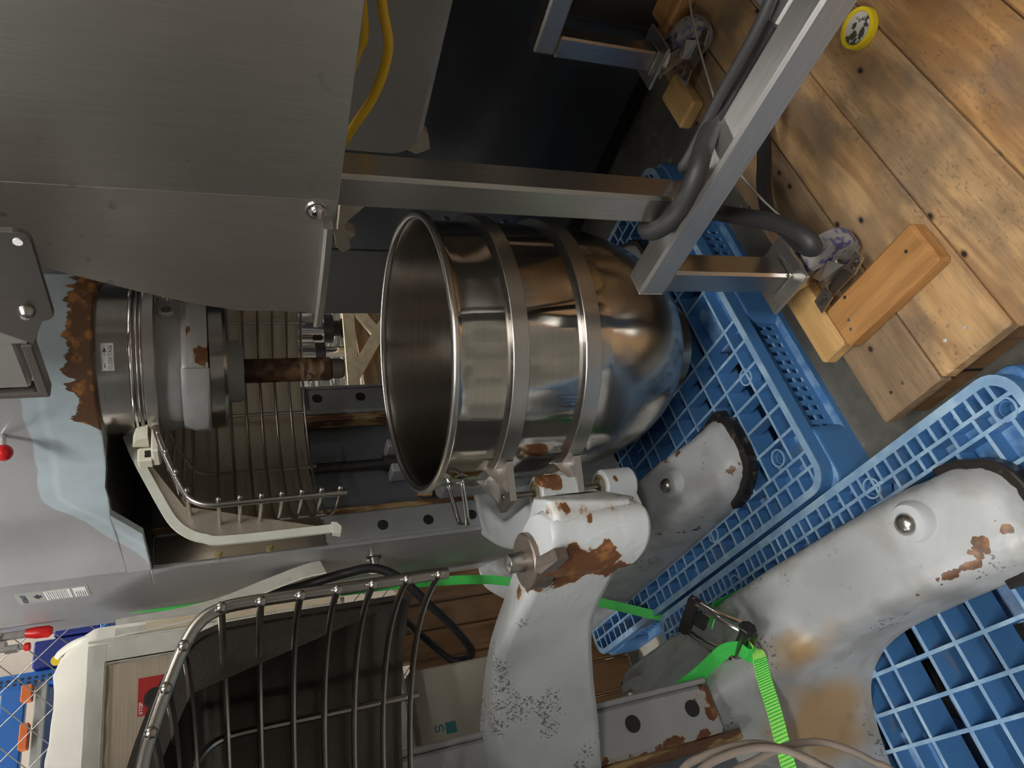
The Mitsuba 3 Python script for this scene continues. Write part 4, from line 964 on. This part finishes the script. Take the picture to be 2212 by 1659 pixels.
for i, (pts, lb) in enumerate((([(-.80, -.36, 1.02), (-.70, -.20, 1.04), (-.61, -.04, .99), (-.60, .000, .95), (-.60, .016, .929), (-.60, .020, .908), (-.60, .021, .877), (-.60, .017, .848), (-.60, .006, .823), (-.60, -.006, .806), (-.60, -.02, .785), (-.61, -.06, .74), (-.70, -.20, .60), (-.90, -.33, .45)], 'thin tan cord at the bottom edge, upper strand of the crossing loop'),
                               ([(-.80, -.34, 1.0), (-.69, -.20, 1.01), (-.60, -.05, .97), (-.593, -.002, .935), (-.593, .012, .915), (-.593, .016, .877), (-.593, .012, .845), (-.593, .001, .820), (-.595, -.016, .795), (-.60, -.06, .74), (-.68, -.20, .60), (-.86, -.34, .44)], 'thin tan cord at the bottom edge, middle strand of the crossing loop'),
                               ([(-.80, -.33, .95), (-.70, -.18, .955), (-.63, -.05, .93), (-.61, -.012, .898), (-.608, .002, .881), (-.607, .006, .855), (-.606, .0095, .822), (-.606, .006, .785), (-.606, -.005, .758), (-.606, -.021, .735), (-.61, -.05, .70), (-.66, -.18, .58), (-.82, -.35, .42)], 'thin tan cord at the bottom edge, strand nearest the pallet'))):
    cable('tan_cord' if i == 0 else f'tan_cord_{i:03d}', pts, .0034, 'cord_tan', lb, 'cord')
# strap round the farther mixer
st = 'green_strap'
pts = spline([(-2.12, .80, 1.575), (-2.03, .760, 1.57), (-1.975, .738, 1.54), (-1.99, .722, 1.30), (-1.985, .700, 1.0), (-1.975, .690, .82), (-1.955, .655, .55), (-1.90, .56, .36), (-1.83, .44, .145), (-1.828, .425, .10)], 8)
nn = np.array([[.3, -.2, 1.0] if i < 12 else [1.0, -.6, .25] for i in range(len(pts))])
nn = np.tile([.32, .95, 0], (len(pts), 1))
add(st+'__webbing', ribbon(pts, nn, .026), 'strap_green', 30)
tag(st, 'bright green strap running down from the farther mixer to the pallet corner', 'strap')
RO, RU, RW = np.array([-1.137, .193, .415]), np.array([-.030, .061, .036]), np.array([.086, .029, .0])
rs = 'ratchet_strap'
tag(rs, 'green ratchet strap with a black and chrome ratchet, lying on the nearer mixer base', 'strap')
o = RO
U1 = RU; U1 /= np.linalg.norm(U1)      # towards the handle grip
W1 = RW; W1 -= U1*(W1@U1); W1 /= np.linalg.norm(W1)
N1 = np.cross(U1, W1); N1 = N1 if N1[2] > 0 else -N1
def L(a, b, c_): return o+U1*a+W1*b+N1*c_
rt = rs+'__ratchet'
for s in (-1, 1):
    pts = [L(-.012, s*.036, .0), L(.01, s*.037, .012), (L(.05, s*.040, .020)), L(.095, s*.040, .018), L(.100, s*.039, .010), L(.05, s*.039, .006), L(.01, s*.037, -.006)]
    add(rt+'__side_arm', tube(spline(pts, 4, closed=True), .0042, 8, closed=True), 'chrome', 40)
add(rt+'__grip', hull([L(a, b, c_) for a in (.090, .110) for b in (-.043, .043) for c_ in (.006, .022)]), 'black_plastic')
add(rt+'__grip_tag', hull([L(a, b, c_) for a in (.1102, .1108) for b in (-.034, .034) for c_ in (.009, .019)]), 'cream_plastic')
add(rt+'__release_bar', hull([L(a, b, c_) for a in (.066, .092) for b in (-.012, .014) for c_ in (.004, .016)]), 'black_plastic')
for s in (-1, 1):
    add(rt+'__gear', rod(L(-.002, s*.034, .004), L(-.002, s*.047, .004), .016, 8, .002), 'black_plastic')
add(rt+'__spool', rod(L(-.004, -.036, .004), L(-.004, .036, .004), .009, 14), 'steel_dark', 30)
add(rt+'__frame', hull([L(a, b, c_) for a in (-.02, .012) for b in (-.030, .030) for c_ in (-.012, -.008)]), 'steel_dark')
ws = spline([L(-.006, -.0, .016), L(-.02, -.0, .017), L(-.028, -.002, .006), L(-.016, -.012, -.006), (-1.150, .190, .436), (-1.178, .182, .455), (-1.195, .165, .49), (-1.21, .150, .53)], 8)
wn = np.array([(1-t)*W1+t*np.array([.25, .75, .75]) for t in np.linspace(0, 1, len(ws))])
add(rs+'__webbing', ribbon(ws, wn, .030), 'strap_green', 30)
w2 = spline([L(-.010, -.004, -.010), (-1.122, .172, .400), (-1.138, .130, .398), (-1.158, .07, .392), (-1.190, -.01, .385), (-1.215, -.09, .378)], 8)
n2 = np.array([(1-t)*W1+t*np.array([-.35, -.12, 1.0]) for t in np.minimum(np.linspace(0, 3, len(w2)), 1)])
add(rs+'__webbing', ribbon(w2, n2, .027), 'strap_lime', 30, label='striped light green webbing end')
bars = []
for t in np.linspace(.28, .98, 46):
    i = t*(len(w2)-1); k = int(i); p = w2[k]+(w2[min(k+1, len(w2)-1)]-w2[k])*(i-k)
    n_ = n2[k]/np.linalg.norm(n2[k]); d = w2[min(k+1, len(w2)-1)]-w2[max(k-1, 0)]; d /= np.linalg.norm(d); b_ = np.cross(d, n_); b_ = b_ if b_[2] > 0 else -b_
    bars.append(hull([p+n_*u+d*v+b_*h for u in (-.0135, .0135) for v in (-.0012, .0012) for h in (.0006, .0013)]))
add(rs+'__woven_stripe', cat(*bars), 'strap_green', kind='stuff')
w3 = spline([L(.06, 0, -.008), (-1.30, .30, .33), (-1.36, .33, .22), (-1.38, .345, .16)], 6)
add(rs+'__webbing', ribbon(w3, np.tile(W1, (len(w3), 1)), .027), 'strap_green', 30)
# roll on the platform
tp = 'tape_roll'
tag(tp, 'small round yellow-rimmed roll lying on the planks beside the bar', 'tape roll')
c = (-.432, 1.078, .13)
add(tp+'__rim', lathe([(.029, .001), (.036, .001), (.037, .003), (.037, .015), (.036, .017), (.030, .017), (.029, .014), (.029, .001)], 40, c), 'tape_yellow', 30)
add(tp+'__face', lathe([(0, .013), (.029, .013), (.029, .002), (0, .002)], 32, c), 'tape_card', 30)

tag('dark_bin', 'dark grey object at the far end of the planks, beside the far caster', 'bin')
add('dark_bin__body', prism(rrect(-.80, -.56, 1.705, 1.743, .012, 4), .13, .42, .008), 'slate_dark', 30)  # dark shape of unknown kind beside the far caster
add('dark_bin__lip', prism(rrect(-.806, -.554, 1.700, 1.745, .014, 4), .42, .435, .004), 'slate_dark', 30)
# toggle clamps behind the mixer column
x, y, z, tk = -1.93, .690, 1.664, 'toggle_clamp'
tag(tk, 'toggle clamp with a red grip on the side of the farther mixer column', 'clamp')
add(tk+'__grip', tube_r(np.array([(x, y, z-.004), (x, y-.001, z+.004), (x, y, z+.030), (x, y+.002, z+.050)]), [.008, .0135, .0135, .010], 16), 'red_plastic', 40, label='red rubber grip')
add(tk+'__arm', cat(bx(x-.004, x+.004, y-.008, y+.010, z+.048, z+.13, .002), rod((x-.012, y+.004, z+.105), (x+.014, y+.004, z+.105), .010, 12), bx(x-.010, x+.010, y-.030, y-.010, z+.085, z+.14, .002)), 'zinc')
add(tk+'__bolt', cat(rod((x, y-.030, z+.060), (x, y-.030, z+.088), .010, 6, .002), rod((x, y-.030, z+.05), (x, y-.030, z+.10), .005, 10)), 'screw_metal')
add(tk+'__bolt_tip', rod((x, y-.030, z+.038), (x, y-.030, z+.050), .0095, 12, .002), 'red_plastic')
add(tk+'__stand', bx(x-.018, x+.018, y-.005, y+.024, z+.115, z+.17, .003), 'zinc')

# ------------------------------------------------------------------ background
fn_ = 'chain_link_fence'
tag(fn_, 'galvanised chain-link fence behind the mixers', 'fence')
fx, y0f, y1f, z0f, z1f, dp = -2.40, -1.0, 1.66, .04, 2.4, .098
wires = []
for s in (-1, 1):
    for cst in np.arange(-4, 6, dp):
        # y*s + z = cst
        L1 = LineString([(s*(cst-z0f), z0f), (s*(cst-z1f), z1f)]).intersection(sbox(y0f, z0f, y1f, z1f))
        if L1.is_empty or L1.length < .02: continue
        (ya, za), (yb, zb) = L1.coords[0], L1.coords[-1]
        wires.append(rod((fx+s*.002, ya, za), (fx+s*.002, yb, zb), .0016, 5))
add(fn_+'__wire_mesh', cat(*wires), 'fence_wire', kind='stuff')
for y in (-1.0, 1.66):
    add(fn_+'__post', rod((fx, y, 0), (fx, y, 2.45), .022, 16), 'fence_wire', 30)
add(fn_+'__top_rail', rod((fx, -1.0, 2.42), (fx, 1.66, 2.42), .018, 16), 'fence_wire', 30)
X = -3.6
add('backdrop_panel__board', bx(X-.35, X-.30, -.6, 2.0, 0, 3.2, .004), 'beige_panel')
tag('backdrop_panel', 'large beige board standing behind the fence', 'board')
rk = 'storage_rack'
tag(rk, 'blue steel storage rack behind the fence', 'rack')
add(rk+'__post', bx(X-.04, X+.02, 1.052, 1.115, 0, 3.0, .004), 'rack_blue')
add(rk+'__post', bx(X-.04, X+.02, -.4, -.337, 0, 3.0, .004), 'rack_blue')
add(rk+'__beam', bx(X-.02, X+.02, -.34, 1.06, 2.062, 2.150, .006), 'rack_blue')
holes = [bx(X+.0205, X+.0225, 1.066+j*.018, 1.076+j*.018, z, z+.012, 0) for z in np.arange(1.9, 2.4, .025) for j in range(2)]
add(rk+'__perforation', cat(*holes), 'black_plastic', kind='stuff')
add(rk+'__shelf', bx(X-.29, X+.02, -.34, 1.08, 1.985, 2.03, .004), 'grey_plate')
add(rk+'__shelf', bx(X-.29, X+.055, -.34, 1.42, 1.76, 1.798, .004), 'rack_blue')
add(rk+'__post', bx(X-.04, X+.02, 1.40, 1.44, 0, 1.80, .004), 'rack_blue')
tag('orange_box', 'small orange box on the shelf of the blue rack, upper one', 'box'); add('orange_box__carton', bx(X+.03, X+.07, .985, 1.05, 2.03, 2.07, .004), 'orange_paint')
tag('orange_box_001', 'small orange box on the shelf of the blue rack, lower left one', 'box'); add('orange_box_001__carton', bx(X+.03, X+.07, .80, .90, 2.03, 2.062, .004), 'orange_paint')
tag('navy_bin', 'dark blue bin behind the fence, larger one touching the mixer column', 'bin'); add('navy_bin__body', bx(X-.1, X+.05, 1.24, 1.38, 1.798, 1.975, .006), 'bin_navy'); add('navy_bin__label', bx(X+.05, X+.053, 1.31, 1.36, 1.975-.05, 1.975-.02, 0), 'orange_paint')
tag('navy_bin_001', 'dark blue bin behind the fence, just above the cover corner', 'bin'); add('navy_bin_001__body', bx(X-.1, X+.05, 1.118, 1.232, 1.798, 2.045, .006), 'bin_navy'); add('navy_bin_001__label', rod((X+.05, 1.135, 1.955), (X+.054, 1.135, 1.955), .022, 16), 'tape_yellow')
# things seen through the gap beside the bowl
X3 = -3.0
for i, (yc, za, zb, r, lb) in enumerate(((2.50, .745, .95, .085, 'shiny metal cylinder seen through the gap, wider one'), (2.34, .80, .95, .055, 'shiny metal cylinder seen through the gap, narrower one'))):
    k = 'metal_cylinder' if i == 0 else f'metal_cylinder_{i:03d}'
    tag(k, lb, 'cylinder')
    add(k+'__shell', lathe([(0, za), (r-.003, za), (r, za+.003), (r, zb), (0, zb)], 40, (X3, yc, 0)), 'chrome', 30)
    add(k+'__base', lathe([(0, za-.05), (r*.92, za-.05), (r*.92, za), (0, za)], 32, (X3, yc, 0)), 'black_plastic', 30)
    add(k+'__motor', lathe([(0, .62), (r*.62, .62), (r*.62, .645), (r*.5, .65), (r*.5, za-.05), (0, za-.05)], 28, (X3+.0, yc, 0)), 'chrome' if i else 'black_plastic', 30)
    add(k+'__flange', lathe([(0, .585), (r*.95, .585), (r*.95, .62), (0, .62)], 28, (X3, yc, 0)), 'black_plastic', 30)
    add(k+'__column', rod((X3, yc, .36), (X3, yc, .59), r*.5, 16), 'black_plastic')
pc = 'pine_crate'
tag(pc, 'pale pine crate with crossing slats seen through the gap', 'crate')
Xc = -2.85
def slat(p, q, w, t=.02):
    p, q = np.array(p), np.array(q); d = (q-p)/np.linalg.norm(q-p); n_ = np.array([-d[1], d[0]])
    return rot_prism([tuple(p+n_*w/2), tuple(q+n_*w/2), tuple(q-n_*w/2), tuple(p-n_*w/2)], 'x', Xc-t, Xc, .002)
for p, q in (((2.60, .62), (2.0, .66)), ((2.52, .585), (2.06, .35)), ((2.06, .66), (2.52, .38)), ((2.62, .36), (1.98, .36))):
    add(pc+'__slat', slat(p, q, .06), 'light_wood')
add(pc+'__panel', bx(Xc-.06, Xc-.04, 1.98, 2.62, .02, .60, .002), 'plank_grey')
tag('paper_sheet', 'crumpled white sheet seen beside the bowl rim', 'paper')
add('paper_sheet__sheet', hull([(Xc+.03, 2.08, .30), (Xc+.03, 2.15, .50), (Xc+.04, 2.05, .52), (Xc+.05, 2.0, .40), (Xc+.02, 2.12, .36)]), 'paper_white')
# crate boards and carton behind the arm
wc = 'wooden_crate'
tag(wc, 'dark brown wooden crate behind the rusty mixer arm', 'crate')
for i, (ya, yb) in enumerate(((.20, .30), (.305, .40), (.405, .50), (.505, .585), (.59, .665), (.67, .76))):
    add(wc+'__board', bx(-2.295-.006*(i % 2), -2.265, ya*1.07, yb*1.07, .02, .80-.02*(i % 3), .004), 'crate_wood')
add(wc+'__batten', bx(-2.265, -2.245, .214, .81, .26, .32, .004), 'crate_wood')
cb = 'cardboard_box'
tag(cb, 'cream cardboard box with a teal mark behind the wire guard', 'box')
add(cb+'__carton', bx(-2.0, -1.87, .10, .425, .45, .86, .005), 'card_white')
add(cb+'__print_block', bx(-1.8698, -1.8690, .262, .288, .765, .792, 0), 'teal_ink')
add(cb+'__lettering', text_on('S', .022, (-1.8698, .268, .797), (0, 1, 0), (0, 0, 1), .0006, True), 'teal_ink')

for k_ in ('backdrop_panel',):
    pass
